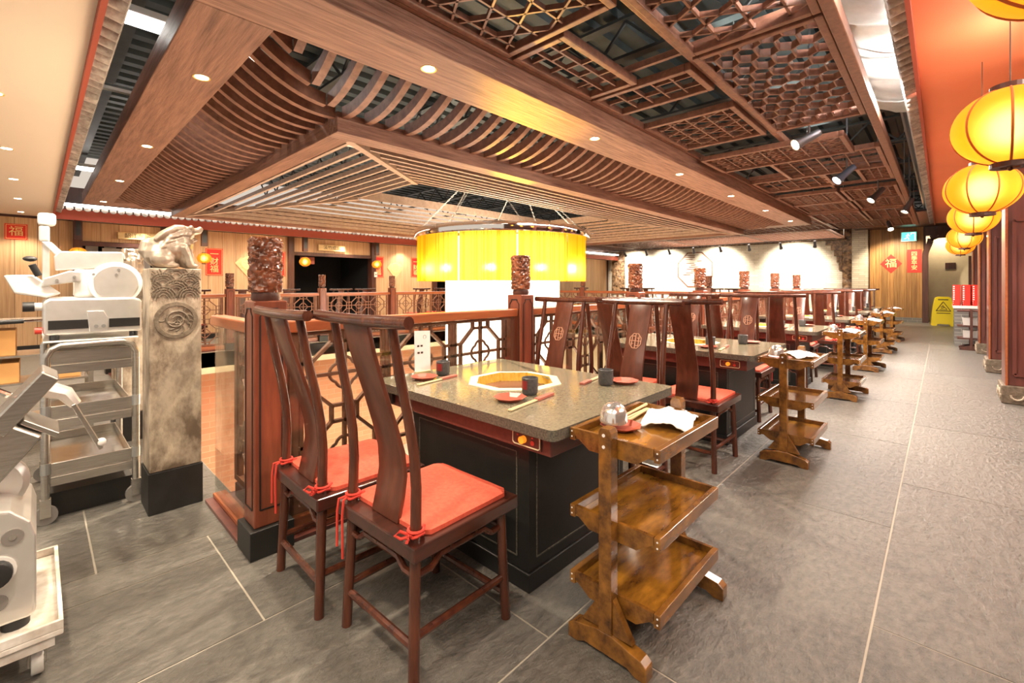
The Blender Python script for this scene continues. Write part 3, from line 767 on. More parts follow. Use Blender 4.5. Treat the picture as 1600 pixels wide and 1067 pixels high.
def pillar(x0, x1, y0, y1, h, label, detail):
    t = thing('stone_pillar', label, 'pillar', ((x0 + x1) / 2, (y0 + y1) / 2, 0)); a = (x1 - x0) / 2; b = (y1 - y0) / 2
    MB().box(-a - .006, a + .006, -b - .006, b + .006, 0, .235).build('plinth', M['black'], t, bevel=.003)
    MB().box(-a, a, -b, b, .236, h).build('shaft', M['stone'], t, bevel=.006)
    w = MB(); fy = -b - .001
    for r in range(4):
        zc = h - .15 + .04 * r
        for k in range(-1, 3):
            xc = -a + (k + (.5 if r % 2 else 0)) * a + a / 2
            for q in (1., .78, .56, .34):
                pts = []
                for i in range(9):
                    an = PI * i / 8; px_, pz_ = xc + a / 2 * q * math.cos(an), zc - .02 + a * .52 * q * math.sin(an)
                    if -a + .004 < px_ < a - .004 and pz_ < h - .004: pts.append((px_, fy - .002 * (4 - r) * .4, pz_))
                if len(pts) > 2: w.tube(pts, .0038, 5)
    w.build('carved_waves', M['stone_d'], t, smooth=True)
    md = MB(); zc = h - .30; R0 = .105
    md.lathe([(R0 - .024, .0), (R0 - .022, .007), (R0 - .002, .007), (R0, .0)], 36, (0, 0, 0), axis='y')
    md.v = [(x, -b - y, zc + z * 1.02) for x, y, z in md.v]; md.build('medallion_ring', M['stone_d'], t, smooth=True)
    sp = MB(); rr = random.Random(5)
    for k in range(13):
        r1 = R0 * .66 * (k % 4 + 1) / 4.2; a0 = rr.uniform(0, 6.28); c0 = (r1 * .5 * math.cos(a0 * 2), r1 * .5 * math.sin(a0 * 2))
        pts = []
        for i in range(9):
            an = a0 + i * .42; q = .030 * (1 - i / 12); px_ = r1 * math.cos(a0) + q * math.cos(an); pz_ = r1 * math.sin(a0) + q * math.sin(an)
            pts.append((px_, -b - .002, zc + pz_))
        sp.tube(pts, [.0045] * 4 + [.0035] * 5, 5)
    sp.tube([(R0 * .55 * math.cos(q) * (1 - q / 14), -b - .003, zc + R0 * .55 * math.sin(q) * (1 - q / 14)) for q in [i * .35 for i in range(26)]], .006, 6)
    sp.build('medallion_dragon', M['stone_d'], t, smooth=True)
    return t
pillar(.434, .681, 3.225, 3.47, 1.395, 'carved pale stone pillar with round medallion on a black plinth left of the railing', True)
beast((.555, 3.345, 1.3965), 0, 1.0, 'silvery stone beast with swept mane crouching on the nearer carved pillar')
pillar(.434, .681, 4.90, 5.12, 1.335, 'second carved stone pillar farther back behind the meat slicer', False)
beast((.555, 5.01, 1.3365), PI * .5, 1.05, 'smaller looking silvery stone beast on the farther pillar behind the slicer')

# ------------------------------------------------------------------ chairs
def make_chair():
    t = thing('dining_chair', '', 'chair', (0, 0, 0), 0, 'yoke-back dining chairs')
    zs = .475
    for s in (-1, 1):      # rear leg runs on as the curved back post
        MB().tube([(-.222, s * .212, 0), (-.212, s * .203, .25), (-.205, s * .198, .43), (-.203, s * .198, .52), (-.200, s * .196, .64), (-.207, s * .194, .75), (-.228, s * .190, .88), (-.255, s * .187, 1.0), (-.285, s * .184, 1.172)],
                  [.019, .019, .019, .019, .0185, .018, .0175, .017, .016], 10).build('leg', M['chair'], t, smooth=True)
        MB().tube([(.212, s * .215, 0), (.204, s * .205, .25), (.20, s * .20, .424)], .019, 10).build('leg', M['chair'], t, smooth=True)
    seat = MB().box(-.245, .25, -.247, .247, .425, zs).build('seat', M['seat'], t, bevel=.006)
    rail = MB(); n = 13
    rail.tube([(-.296 - .012 * math.cos(PI * (i / (n - 1) - .5)), -.29 + .58 * i / (n - 1)  , 1.182 + .004 * (2 * i / (n - 1) - 1) ** 2) for i in range(n)], .0205, 12)
    rail.build('top_rail', M['chair'], t, smooth=True)
    prof = [(-.188, zs, .080), (-.168, .56, .081), (-.158, .63, .081), (-.165, .71, .078), (-.190, .80, .074), (-.222, .90, .072), (-.252, .99, .073), (-.281, 1.08, .076), (-.302, 1.168, .079)]
    mb = MB(); vs = []; fs = []; k = len(prof)
    for i, (x, z, wd) in enumerate(prof):
        p0 = prof[max(i - 1, 0)]; p1 = prof[min(i + 1, k - 1)]; d = Vector((p1[0] - p0[0], 0, p1[1] - p0[1])).normalized(); nx_, nz_ = d.z * .008, -d.x * .008
        for (yy, sg) in ((-wd, -1), (wd, -1), (wd, 1), (-wd, 1)): vs.append((x + nx_ * sg, yy, z + nz_ * sg))
    for i in range(k - 1):
        for j in range(4): fs.append((4 * i + j, 4 * i + (j + 1) % 4, 4 * i + 4 + (j + 1) % 4, 4 * i + 4 + j))
    fs += [(3, 2, 1, 0), (4 * k - 4, 4 * k - 3, 4 * k - 2, 4 * k - 1)]
    sp = mb.add(vs, fs).build('splat', M['splat'], t, smooth=True, bevel=.003)
    md = MB(); zc = .93; fx = lambda z: -.232 - (z - .93) * .32 + .0105
    P8 = [(.043 * math.cos(PI / 8 + q * PI / 4), zc + .05 * math.sin(PI / 8 + q * PI / 4)) for q in range(8)]
    def mbar(a, b): md.bar((fx(a[1]), *a), (fx(b[1]), *b), .005, .006, (1, 0, 0))
    for q in range(8): mbar(P8[q], P8[(q + 1) % 8])
    for a, b in (((-.024, .90), (-.024, .96)), ((.024, .90), (.024, .96)), ((-.036, .93), (.036, .93)), ((0, .885), (0, .975)), ((-.024, .96), (.0, .96)), ((.024, .90), (0, .90)), ((-.03, .912), (-.012, .912)), ((.012, .948), (.03, .948))): mbar(a, b)
    md.build('medallion', M['fret'], sp)
    for (a, b) in ((('-', .15), 0),): pass
    st = [((-.216, -.20, .13), (-.216, .20, .13)), ((.208, -.205, .10), (.208, .205, .10)), ((-.214, -.205, .16), (.205, -.208, .16)), ((-.214, .205, .16), (.205, .208, .16))]
    for a, b in st: MB().tube([a, b], .0135, 8).build('stretcher', M['chair'], t, smooth=True)
    def hump(f):
        pts = [(-1, .355), (-.72, .355), (-.62, .368), (-.52, .385), (.52, .385), (.62, .368), (.72, .355), (1, .355)]
        mb = MB().tube([f(u, z) for u, z in pts], .012, 8)
        for u in (-.3, .3): mb.bar(f(u, .39), f(u, .4249), .02, .014, (1, 0, 0))
        return mb
    hump(lambda u, z: (-.207, u * .20, z)).build('apron_rail', M['chair'], t, smooth=True)
    hump(lambda u, z: (.202, u * .20, z)).build('apron_rail', M['chair'], t, smooth=True)
    hump(lambda u, z: (u * .20, -.20, z)).build('apron_rail', M['chair'], t, smooth=True)
    hump(lambda u, z: (u * .20, .20, z)).build('apron_rail', M['chair'], t, smooth=True)
    cu = MB(); n = 14; vs = []; fs = []
    for top in (1, 0):
        for i in range(n + 1):
            for j in range(n + 1):
                u, v = 2 * i / n - 1, 2 * j / n - 1; e = max(abs(u), abs(v)); cr = .93 if abs(u) > .95 and abs(v) > .95 else 1
                puff = (1 - e ** 6) * .013 + .004 * noise.noise((u * 2.1, v * 2.3, 1))
                x = -.185 + (u * cr + 1) * .208; y = v * cr * .218
                vs.append((x, y, zs + .016 + puff if top else zs + .0008))
    for i in range(n):
        for j in range(n):
            a = i * (n + 1) + j; fs.append((a, a + n + 1, a + n + 2, a + 1)); o_ = (n + 1) ** 2; fs.append((o_ + a, o_ + a + 1, o_ + a + n + 2, o_ + a + n + 1))
    rim = [j for j in range(n + 1)] + [(i) * (n + 1) + n for i in range(1, n + 1)] + [n * (n + 1) + j for j in range(n - 1, -1, -1)] + [i * (n + 1) for i in range(n - 1, 0, -1)]
    o_ = (n + 1) ** 2
    for q in range(len(rim)):
        a, b = rim[q], rim[(q + 1) % len(rim)]; fs.append((a, b, b + o_, a + o_))
    pad = cu.add(vs, fs).build('seat_cushion', M['pad'], t, smooth=True)
    for s in (-1, 1):
        tb = MB(); y0 = s * .198
        tb.tube([(-.203 + .024 * math.cos(a), y0 + .024 * math.sin(a), zs + .018 + .004 * math.sin(3 * a)) for a in [2 * PI * q / 12 for q in range(12)]], .006, 6, closed=True)
        tb.tube([(-.203 + .025 * math.cos(a), y0 + .025 * math.sin(a), zs + .030) for a in [2 * PI * q / 12 for q in range(12)]], .005, 6, closed=True)
        tb.tube([(-.18, s * .195, zs + .02), (-.16, s * .185, zs + .02)], .008, 6)
        if s > 0:
            tb.tube([(-.225, y0 + .01, zs + .02), (-.25, y0 + .02, zs + .015), (-.256, y0 + .022, zs - .03), (-.258, y0 + .02, zs - .16)], .005, 6)
            tb.tube([(-.225, y0, zs + .02), (-.248, y0 - .01, zs + .018), (-.254, y0 - .012, zs - .04), (-.25, y0 - .008, zs - .20)], .005, 6)
        else:
            for d in (-.02, .02): tb.tube([(-.228, y0 + d * .4, zs + .02), (-.25, y0 + d, zs + .035), (-.262, y0 + d * 1.6, zs + .022), (-.25, y0 + d * .8, zs + .012), (-.228, y0, zs + .016)], .005, 6)
        tb.build('cushion_tie', M['tie'], pad, smooth=True)
    return t
chair0 = make_chair()
ckids = {}
for x in COL.objects:
    if x.parent: ckids.setdefault(x.parent.name, []).append(x)
cu_ = [0]
def put_chair(x, y, rz, label):
    if cu_[0] == 0:
        cu_[0] = 1; chair0.location = (x, y, 0); chair0.rotation_euler = (0, 0, rz); chair0['label'] = label; return chair0
    return dup(chair0, (x, y, 0), rz, label=label, kids=ckids)
PER = 2.42; TX0 = 1.81; TYC = 1.68
rj = random.Random(11)
put_chair(1.045, 1.445, math.radians(2), 'nearest yoke-back chair in the foreground with a coral red seat pad tied on')
put_chair(.985, 1.972, math.radians(-1), 'yoke-back chair right behind the nearest one, against the corner railing post')
for k in range(6):
    cx = TX0 + PER * k
    for side in (0, 1):
        for e in (0, 1):
            if k == 0 and side == 0: continue
            if side == 0: x = cx - .79; y = (1.35, 1.97)[e]
            else: x = cx + .695; y = (1.47, 2.09)[e]
            y += rj.uniform(-.02, .02)
            put_chair(x, y, (0 if side == 0 else PI) + math.radians(rj.uniform(-2, 2)), 'red-cushioned yoke-back chair %s the %s table, on its %s end' % ('on the camera side of' if side == 0 else 'on the far side of', ORD[k], 'aisle' if e == 0 else 'railing'))
for i, (x, y, a) in enumerate(((3.0, 11.05, -90), (3.9, 11.05, -90), (5.2, 11.1, -90), (5.85, 11.1, -90), (7.6, 11.1, -90), (8.3, 11.1, -90), (1.5, 11.1, -90), (2.15, 11.1, -90))):
    put_chair(x, y, math.radians(-a), 'small far yoke-back chair beyond the opening by the plank wall, %s of eight there' % ('third', 'fourth', 'fifth', 'sixth', 'seventh', 'eighth', 'first', 'second')[i])
for i, (x, y) in enumerate(((13.2, 4.0), (13.2, 4.6), (13.2, 6.6), (13.2, 7.2), (13.2, 9.0))):
    put_chair(x, y, 0, 'small yoke-back chair beyond the right railing near the brick wall, %s from the aisle' % ORD[i].replace('nearest', 'first'))

# ------------------------------------------------------------------ tables
def octa(r, rot=PI / 8, sx=1, sy=1): return [(r * sx * math.cos(rot + q * PI / 4), r * sy * math.sin(rot + q * PI / 4)) for q in range(8)]
def make_table(k):
    t = thing('hotpot_table', '', 'table', (TX0 + PER * k + .013, TYC + .015, 0), 0, 'granite-topped hotpot tables')
    a, b = .515, .66
    ox, oy = .03, .05
    # rounded outline, with an octagonal hole for the pot
    out = []
    for (sx, sy, a0) in ((1, 1, 0), (-1, 1, 90), (-1, -1, 180), (1, -1, 270)):
        for q in range(5):
            an = math.radians(a0 + 22.5 * q); out.append((sx * (a - .03) + .03 * math.cos(an), sy * (b - .03) + .03 * math.sin(an)))
    hx = [(x + ox, y + oy) for x, y in octa(.262)]
    vs = [(x, y, .76) for x, y in out] + [(x, y, .76) for x, y in hx] + [(x, y, .718) for x, y in out] + [(x, y, .718) for x, y in hx]
    fs = []; mb = MB(); n = 20
    # ring faces between outline (20 pts) and octagon (8 pts) by nearest angle
    ang = lambda p: math.atan2(p[1] / b, p[0] / a)
    def ring(o0, h0, flip):
        res = []; j = 0
        hi = [min(range(8), key=lambda q: (hx[q][0] / a - .45 * out[i][0] / a) ** 2 + (hx[q][1] / b - .45 * out[i][1] / b) ** 2) for i in range(n)]
        for i in range(n):
            i2 = (i + 1) % n; q = hi[i]; q2 = hi[i2]
            res.append((o0 + i, o0 + i2, h0 + q))
            while q != q2:
                qn = (q + 1) % 8; res.append((o0 + i2, h0 + qn, h0 + q)); q = qn
        return [f[::-1] for f in res] if flip else res
    fs += ring(0, n, False) + ring(n + 8, 2 * n + 8, True)
    mb.add(vs, fs); nf = len(fs)
    sd = [(i, (i + 1) % n, n + 8 + (i + 1) % n, n + 8 + i) for i in range(n)] + [(n + q, n + (q + 1) % 8, 2 * n + 8 + (q + 1) % 8, 2 * n + 8 + q) for q in range(8)]
    mb.f += [list(f) for f in sd]; mb.mi += [1] * len(sd)
    top = mb.build('table_top', [M['granite'], M['granite_edge']], t)
    MB().box(-.455, .455, -.60, .60, .63, .717).build('apron', M['apron'], t, bevel=.004)
    MB().box(-.39, .39, -.43, .43, .08, .629).build('cabinet', M['black'], t, bevel=.004)
    MB().box(-.40, .40, -.44, .44, 0, .079).build('kick_plinth', M['black'], t, bevel=.004)
    ct = MB()
    for sx in (-1,):
        for z0_, z1_, y0_, y1_ in ((.13, .58, -.36, .36),):
            for p, q in (((y0_, z0_), (y1_, z0_)), ((y1_, z0_), (y1_, z1_)), ((y1_, z1_), (y0_, z1_)), ((y0_, z1_), (y0_, z0_))): ct.bar((-.3905, *p), (-.3905, *q), .006, .004, (1, 0, 0))
    for p, q in (((-.34, .13), (.34, .13)), ((.34, .13), (.34, .58)), ((.34, .58), (-.34, .58)), ((-.34, .58), (-.34, .13))): ct.bar((p[0], -.4305, p[1]), (q[0], -.4305, q[1]), .006, .004, (0, 1, 0))
    ct.build('panel_bead', M['granite_edge'], t)
    # pot well: flat rim, ribbed walls, burner plate
    w = MB(); o1, o2 = octa(.272), octa(.222); o3 = octa(.180)
    w.add([(x, y, .764) for x, y in o1] + [(x, y, .766) for x, y in o2] + [(x, y, .7605) for x, y in o1], [(q, (q + 1) % 8, 8 + (q + 1) % 8, 8 + q) for q in range(8)] + [(q, (q + 1) % 8, 16 + (q + 1) % 8, 16 + q) for q in range(8)])
    w.xf(Matrix.Translation((ox, oy, 0)))
    well = w.build('pot_rim', M['cream'], t)
    wl = MB(); seg = []
    for q in range(8):
        p, p2 = o2[q], o2[(q + 1) % 8]
        for i in range(14):
            f = i / 14; r = 1 - (.022 if i % 2 else 0); seg.append(((p[0] * (1 - f) + p2[0] * f) * r, (p[1] * (1 - f) + p2[1] * f) * r))
    m_ = len(seg)
    wl.add([(x, y, .7655) for x, y in seg] + [(x * .93, y * .93, .64) for x, y in seg], [(i, (i + 1) % m_, m_ + (i + 1) % m_, m_ + i) for i in range(m_)])
    wl.xf(Matrix.Translation((ox, oy, 0)))
    wl.build('pot_wall', M['brass'], t)
    MB().lathe([(.0001, .645), (.188, .645), (.188, .652), (.0001, .652)], 24, (ox, oy, 0)).build('burner_plate', M['brass'], t, smooth=True)
    # control panel with knob on the camera side
    px_ = MB().box(-.4615, -.4555, -.555, -.40, .643, .705).build('control_panel', M['apron'], t, bevel=.002)
    e = MB(); pr_ = [(-.55 + .145 * u_, .648 + .052 * v_) for u_, v_ in ((.06, 0), (.94, 0), (1, .12), (1, .88), (.94, 1), (.06, 1), (0, .88), (0, .12))]
    for q in range(8): e.bar((-.4625, *pr_[q]), (-.4625, *pr_[(q + 1) % 8]), .004, .003, (1, 0, 0))
    e.build('panel_outline', M['cream'], px_)
    MB().cyl((-.481, -.466, .674), .015, .019, 14, 'x').build('knob', M['orangeknob'], px_, smooth=True)
    MB().cyl((-.464, -.512, .668), .010, .0025, 12, 'x').cyl((-.464, -.512, .688), .004, .0025, 8, 'x').cyl((-.464, -.432, .686), .004, .0025, 8, 'x').build('indicator', M['redlamp'], px_)
    MB().box(-.477, -.4555, .50, .59, .645, .712).build('socket_box', M['black'], t, bevel=.003)
    return t
tab = []
for k in range(6):
    if k == 0: tb = make_table(0)
    else:
        kk = {}
        for x in COL.objects:
            if x.parent: kk.setdefault(x.parent.name, []).append(x)
        tb = dup(tab[0], (TX0 + PER * k + .013, TYC + .015, 0), 0, kids=kk)
    tb['label'] = 'dark granite-topped hotpot table, ' + ('nearest one with three laid places and a white card' if k == 0 else '%s in the row along the railing' % ORD[k])
    tab.append(tb)

def cup(x, y, z, rz, label, red=True, group='stoneware cups'):
    t = thing('cup', label, 'cup', (x, y, z), rz, group)
    MB().lathe([(.0001, 0), (.030, 0), (.037, .006), (.0395, .02), (.0405, .082), (.038, .084), (.036, .08), (.034, .014), (.0001, .012)], 24).build('body', M['cup'], t, smooth=True)
    if red:
        MB().lathe([(.0412, .03), (.0418, .036), (.0418, .066), (.0412, .072)], 6, a0=2.6, a1=3.5).build('red_glaze_patch', M['cupred'], t, smooth=True)
    return t
def plate(x, y, z, label, group='octagonal red plates', r=.078):
    o = MB(); prof = [(.001, .004), (r * .62, .004), (r, .018), (r * 1.03, .018), (r * .66, 0), (.001, 0)]
    o.lathe(prof, 8)
    return tag(o.build('plate', M['plate'], loc=(x, y, z), bevel=.0015), label, 'plate', group)
def chops(x0, y0, x1, y1, z, label):
    t = thing('chopsticks', label, 'chopsticks', (x0, y0, z)); d = Vector((x1 - x0, y1 - y0, 0)); L = d.length; d.normalize(); n = Vector((-d.y, d.x, 0))
    for s in (-1, 1):
        MB().tube([n * (.006 * s) + Vector((0, 0, .005)), d * L * .7 + n * (.005 * s) + Vector((0, 0, .005))], [.0045, .004], 6).build('chopstick', M['chop'], t, smooth=True)
    MB().bar(d * L * .6 + Vector((0, 0, .0065)), d * L + Vector((0, 0, .0065)), .026, .012).build('paper_sleeve', M['sleeve'], t, bevel=.001)
    return t
ZT = .7605
plate(1.525, 1.465, ZT, 'octagonal brick red plate at the front place of the nearest table')
cup(1.675, 1.472, ZT, 0, 'charcoal stoneware cup with a red patch beside the front plate of the nearest table')
chops(1.385, 1.335, 1.74, 1.385, ZT, 'bamboo chopsticks in a maroon sleeve in front of the nearest plate')
plate(1.53, 2.15, ZT, 'octagonal red plate half hidden behind the chair at the railing place of the nearest table')
cup(1.675, 2.165, ZT, .4, 'charcoal stoneware cup beside the white card on the nearest table')
chops(1.40, 2.03, 1.70, 2.075, ZT, 'bamboo chopsticks at the railing side place of the nearest table')
plate(2.225, 1.265, ZT, 'octagonal red plate at the far right place of the nearest table')
cup(2.115, 1.315, ZT, 2.6, 'charcoal stoneware cup at the far right corner of the nearest table')
chops(2.28, 1.45, 2.02, 1.405, ZT, 'maroon sleeve of chopsticks behind the right-hand cup on the nearest table')
cdx = thing('menu_card', 'tall white card standing on the nearest table by the railing', 'card', (1.60, 2.265, ZT), math.radians(-8))
MB().bar((0, 0, 0), (.012, .03, .26), .105, .002, (0, 1, 0)).build('sheet', M['paper'], cdx)
MB().box(-.05, .05, -.012, .018, -.0003, .022).build('stand', M['chop'], cdx, bevel=.002)
im = MB()
for z_, x_ in ((.165, -.008), (.125, -.008)):
    for q in range(2): im.box(x_ - .02 + q * .022, x_ - .006 + q * .022, .03 * z_ / .26 - .003, .03 * z_ / .26 - .0016, z_, z_ + .011)
im.tube([(.025 + .010 * math.cos(a), .0255 - .0015 + .0, .222 + .011 * math.sin(a)) for a in [2 * PI * q / 12 for q in range(12)]], .001, 4, closed=True)
im.build('printed_mark', M['ink'], cdx)
rj = random.Random(4)
for k in range(1, 6):
    cx = TX0 + PER * k
    plate(cx - .27, TYC - .23, ZT, 'octagonal red plate at the camera-side aisle place of the %s table' % ORD[k])
    cup(cx - .14, TYC - .2, ZT, 0, 'charcoal cup at the camera-side aisle place of the %s table' % ORD[k], red=False)
    chops(cx - .38, TYC - .36, cx - .03, TYC - .31, ZT, 'chopsticks at the camera-side aisle place of the %s table' % ORD[k])
    plate(cx + .33, TYC - .40, ZT, 'octagonal red plate at the far aisle corner of the %s table' % ORD[k])
    cup(cx + .22, TYC - .36, ZT, 0, 'charcoal cup at the far aisle corner of the %s table' % ORD[k], red=False)

# ------------------------------------------------------------------ serving carts
def make_cart():
    t = thing('serving_cart', '', 'cart', (0, 0, 0), 0, 'three-tier wooden serving carts')
    for x in (-.3025, .2760):
        hl = .155 if x < 0 else .20
        p = MB().prism_ax([(-.025, .0905), (.025, .0905), (.025, .785), (.017, .80), (-.017, .80), (-.025, .785)], x - .0225, x + .0225, 'x').build('post', M['cart'], t, bevel=.002)
        foot = [(-hl, 0), (-hl + .04, .0), (-hl + .07, .016), (hl - .07, .016), (hl - .04, 0), (hl, 0), (hl, .05), (hl - .02, .066), (.028, .09), (-.028, .09), (-hl + .02, .066), (-hl, .05)]
        MB().prism_ax(foot, x - .024, x + .024, 'x').build('foot', M['cart'], t, bevel=.003)
        gs = [(.0255, .0905), (.10, .0905), (.0255, .21)]
        MB().prism_ax(gs, x - .012, x + .012, 'x').prism_ax([(-a, b) for a, b in gs], x - .012, x + .012, 'x').build('gusset', M['cart'], t)
        sx = -1 if x < 0 else 1
        bo = MB()
        for z in (.775, .735): bo.cyl((x + sx * .0226 - (.002 if sx < 0 else 0), .004, z), .006, .002, 10, 'x')
        bo.build('bolt_cap', M['white'], p)
    for z in (.756, .464, .212):
        tr = MB().box(-.274, .248, -.158, .158, z - .040, z - .028).build('tray', M['traybed'], t)
        xs = (-.289, .2640)
        for y in (-.170, .170): MB().box(-.2795, .2530, y - .011, y + .011, z - .046, z).build('tray_side', M['cart'], tr, bevel=.002)
        for x in (-.2725, .2460):
            MB().prism_ax([(-.158, z), (.158, z), (.158, z - .026), (.095, z - .068), (-.095, z - .068), (-.158, z - .026)], x - .007, x + .007, 'x').build('tray_end', M['cart'], tr)
        d = MB()
        for sy in (-1, 1):
            for dz in (.012, .032): d.cyl((-.2810, sy * .172, z - dz), .003, .0015, 8, 'x')
        d.build('screw_cap', M['white'], tr)
    return t
cart0 = make_cart()
kk = {}
for x in COL.objects:
    if x.parent: kk.setdefault(x.parent.name, []).append(x)
CX = 1.675; CY = .85
xs = [1.685, 4.05, 6.57, 8.90, 11.38, 13.75]
for i, x in enumerate(xs):
    c = cart0 if i == 0 else dup(cart0, kids=kk)
    c.location = (x, CY - (.015 if i else 0), 0); c['label'] = 'three-tier amber wooden serving cart beside the aisle, ' + ('nearest to the camera' if i == 0 else '%s along the row' % ORD[i])
def towel(x, y, z, label, seed, rz=0., s=1.):
    n = 26; vs = []; fs = []
    for i in range(n + 1):
        for j in range(n + 1):
            u, v = i / n - .5, j / n - .5
            h = .024 + .030 * math.exp(-((u + .05) ** 2 * 16 + (v * 1.0) ** 2 * 10)) + .012 * noise.noise((u * 5 + seed, v * 5, seed)) + .007 * noise.noise((u * 12, v * 11 + seed, seed)) - .055 * max(0, abs(u) + abs(v) - .62)
            wv = 1 + .10 * noise.noise((math.atan2(v, u) * 1.3, seed, 0))
            vs.append((u * .28 * wv * s, v * .21 * wv * s, max(.004, h) * s))
    for i in range(n):
        for j in range(n): a = i * (n + 1) + j; fs.append((a, a + n + 1, a + n + 2, a + 1))
    o = MB().add(vs, fs).build('towel', M['cloth'], smooth=True, loc=(x, y, z), rot=(0, 0, rz))
    so = o.modifiers.new('s', 'SOLIDIFY'); so.thickness = .004; so.offset = 1
    return tag(o, label, 'towel', 'white towels on the carts')
def ladle_set(x, y, z, which):
    plate(x, y, z, 'red plate under the steel ladle on the %s serving cart' % which, 'red plates on the carts', .082)
    t = thing('steel_ladle', 'shiny steel ladle lying on a red plate on the %s serving cart' % which, 'ladle', (x - .02, y + .02, z + .0185), math.radians(-12), 'ladles on the carts')
    MB().lathe([(.0001, .088), (.022, .085), (.042, .070), (.052, .045), (.055, .010), (.052, .010), (.040, .062), (.0001, .082)], 24).build('bowl', M['ladle'], t, smooth=True)
    MB().tube([(.04, 0, .02), (.12, .02, .022), (.26, .05, .03)], [.006, .005, .006], 6).build('handle', M['chop'], t, smooth=True)
for i, x in enumerate(xs):
    zt = .7285
    cy = CY - (.015 if i else 0)
    if i < 5:
        ladle_set(x - .085, cy + .075, zt, ORD[i])
        if i == 0:
            t = thing('tongs', 'pair of bamboo tongs lying across the top tray of the nearest cart', 'tongs', (x + .06, cy + .10, zt), math.radians(-4))
            for s in (-1, 1): MB().bar((-.09, s * .012, .006), (.17, s * .003 + .03, .010), .012, .006).build('arm', M['chop'], t, bevel=.001)
    towel(x + .135, cy - .03, zt, 'crumpled white towel on the top tray of the %s serving cart' % ORD[i], i * 3.7 + 2.1, .25 + i * .4, .92)

# ------------------------------------------------------------------ lattice ceiling panels
def clip(p, q, x0, x1, y0, y1):
    dx, dy = q[0] - p[0], q[1] - p[1]; t0, t1 = 0., 1.
    for d, a, b in ((dx, x0 - p[0], x1 - p[0]), (dy, y0 - p[1], y1 - p[1])):
        if abs(d) < 1e-9:
            if a > 0 or b < 0: return None
            continue
        ta, tb = a / d, b / d
        if ta > tb: ta, tb = tb, ta
        t0 = max(t0, ta); t1 = min(t1, tb)
    if t1 - t0 < 1e-4: return None
    return (p[0] + dx * t0, p[1] + dy * t0), (p[0] + dx * t1, p[1] + dy * t1)
def pattern(kind, w, h, seed):
    rr = random.Random(seed); L = []
    if kind == 'tri':
        s = .20; k = int((w + h) / s) + 4
        for i in range(-k, k): L += [((i * s * 1.155, -1), (i * s * 1.155 + (h + 2) * .577, h + 1)), ((i * s * 1.155, -1), (i * s * 1.155 - (h + 2) * .577, h + 1))]
        for j in range(-2, int(h / s) + 2): L.append(((-1, j * s + s * .5), (w + 1, j * s + s * .5)))
    elif kind == 'tri_small':
        s = .17; k = int((w + h) / s) + 4
        for i in range(-k, k): L += [((i * s * 1.155, -1), (i * s * 1.155 + (h + 2) * .577, h + 1)), ((i * s * 1.155, -1), (i * s * 1.155 - (h + 2) * .577, h + 1))]
        for j in range(-2, int(h / s) + 2): L.append(((-1, j * s + s * .5), (w + 1, j * s + s * .5)))
    elif kind == 'hex':
        a = .062; b = .116                                # half width across, long side
        nx_ = int(w / (b * 1.62)) + 2; ny_ = int(h / (2 * a)) + 2
        for i in range(-1, nx_):
            for j in range(-1, ny_):
                cx = i * b * 1.62; cy = j * 2 * a + (a if i % 2 else 0)
                v = [(cx + b, cy), (cx + b * .62, cy + a), (cx - b * .62, cy + a), (cx - b, cy)]
                L += [(v[0], v[1]), (v[1], v[2]), (v[2], v[3])]
    elif kind == 'step':
        n = max(3, round(h / .15)); s = h / n
        for j in range(1, n): L.append(((0, j * s), (w, j * s)))
        for j in range(n):
            x = rr.uniform(.08, .25)
            while x < w - .05: L.append(((x, j * s), (x, j * s + s))); x += rr.uniform(.16, .34)
    elif kind == 'grid':
        n = max(3, round(h / .2)); m_ = max(3, round(w / .2))
        for j in range(1, n): L.append(((0, h * j / n), (w, h * j / n)))
        for i in range(1, m_): L.append(((w * i / m_, 0), (w * i / m_, h)))
        for i in range(m_):
            for j in range(n):
                cx, cy = w * (i + .5) / m_, h * (j + .5) / n; d = .05
                L += [((cx - d, cy), (cx, cy + d)), ((cx, cy + d), (cx + d, cy)), ((cx + d, cy), (cx, cy - d)), ((cx, cy - d), (cx - d, cy))]
    out = []
    for p, q in L:
        c = clip(p, q, 0, w, 0, h)
        if c and math.hypot(c[0][0] - c[1][0], c[0][1] - c[1][1]) > .02: out.append(c)
    return out
PN = {'tri': 'brown triangle lattice', 'tri_small': 'fine triangle lattice', 'hex': 'brown honeycomb lattice', 'step': 'stepped fret', 'grid': 'diamond grid'}
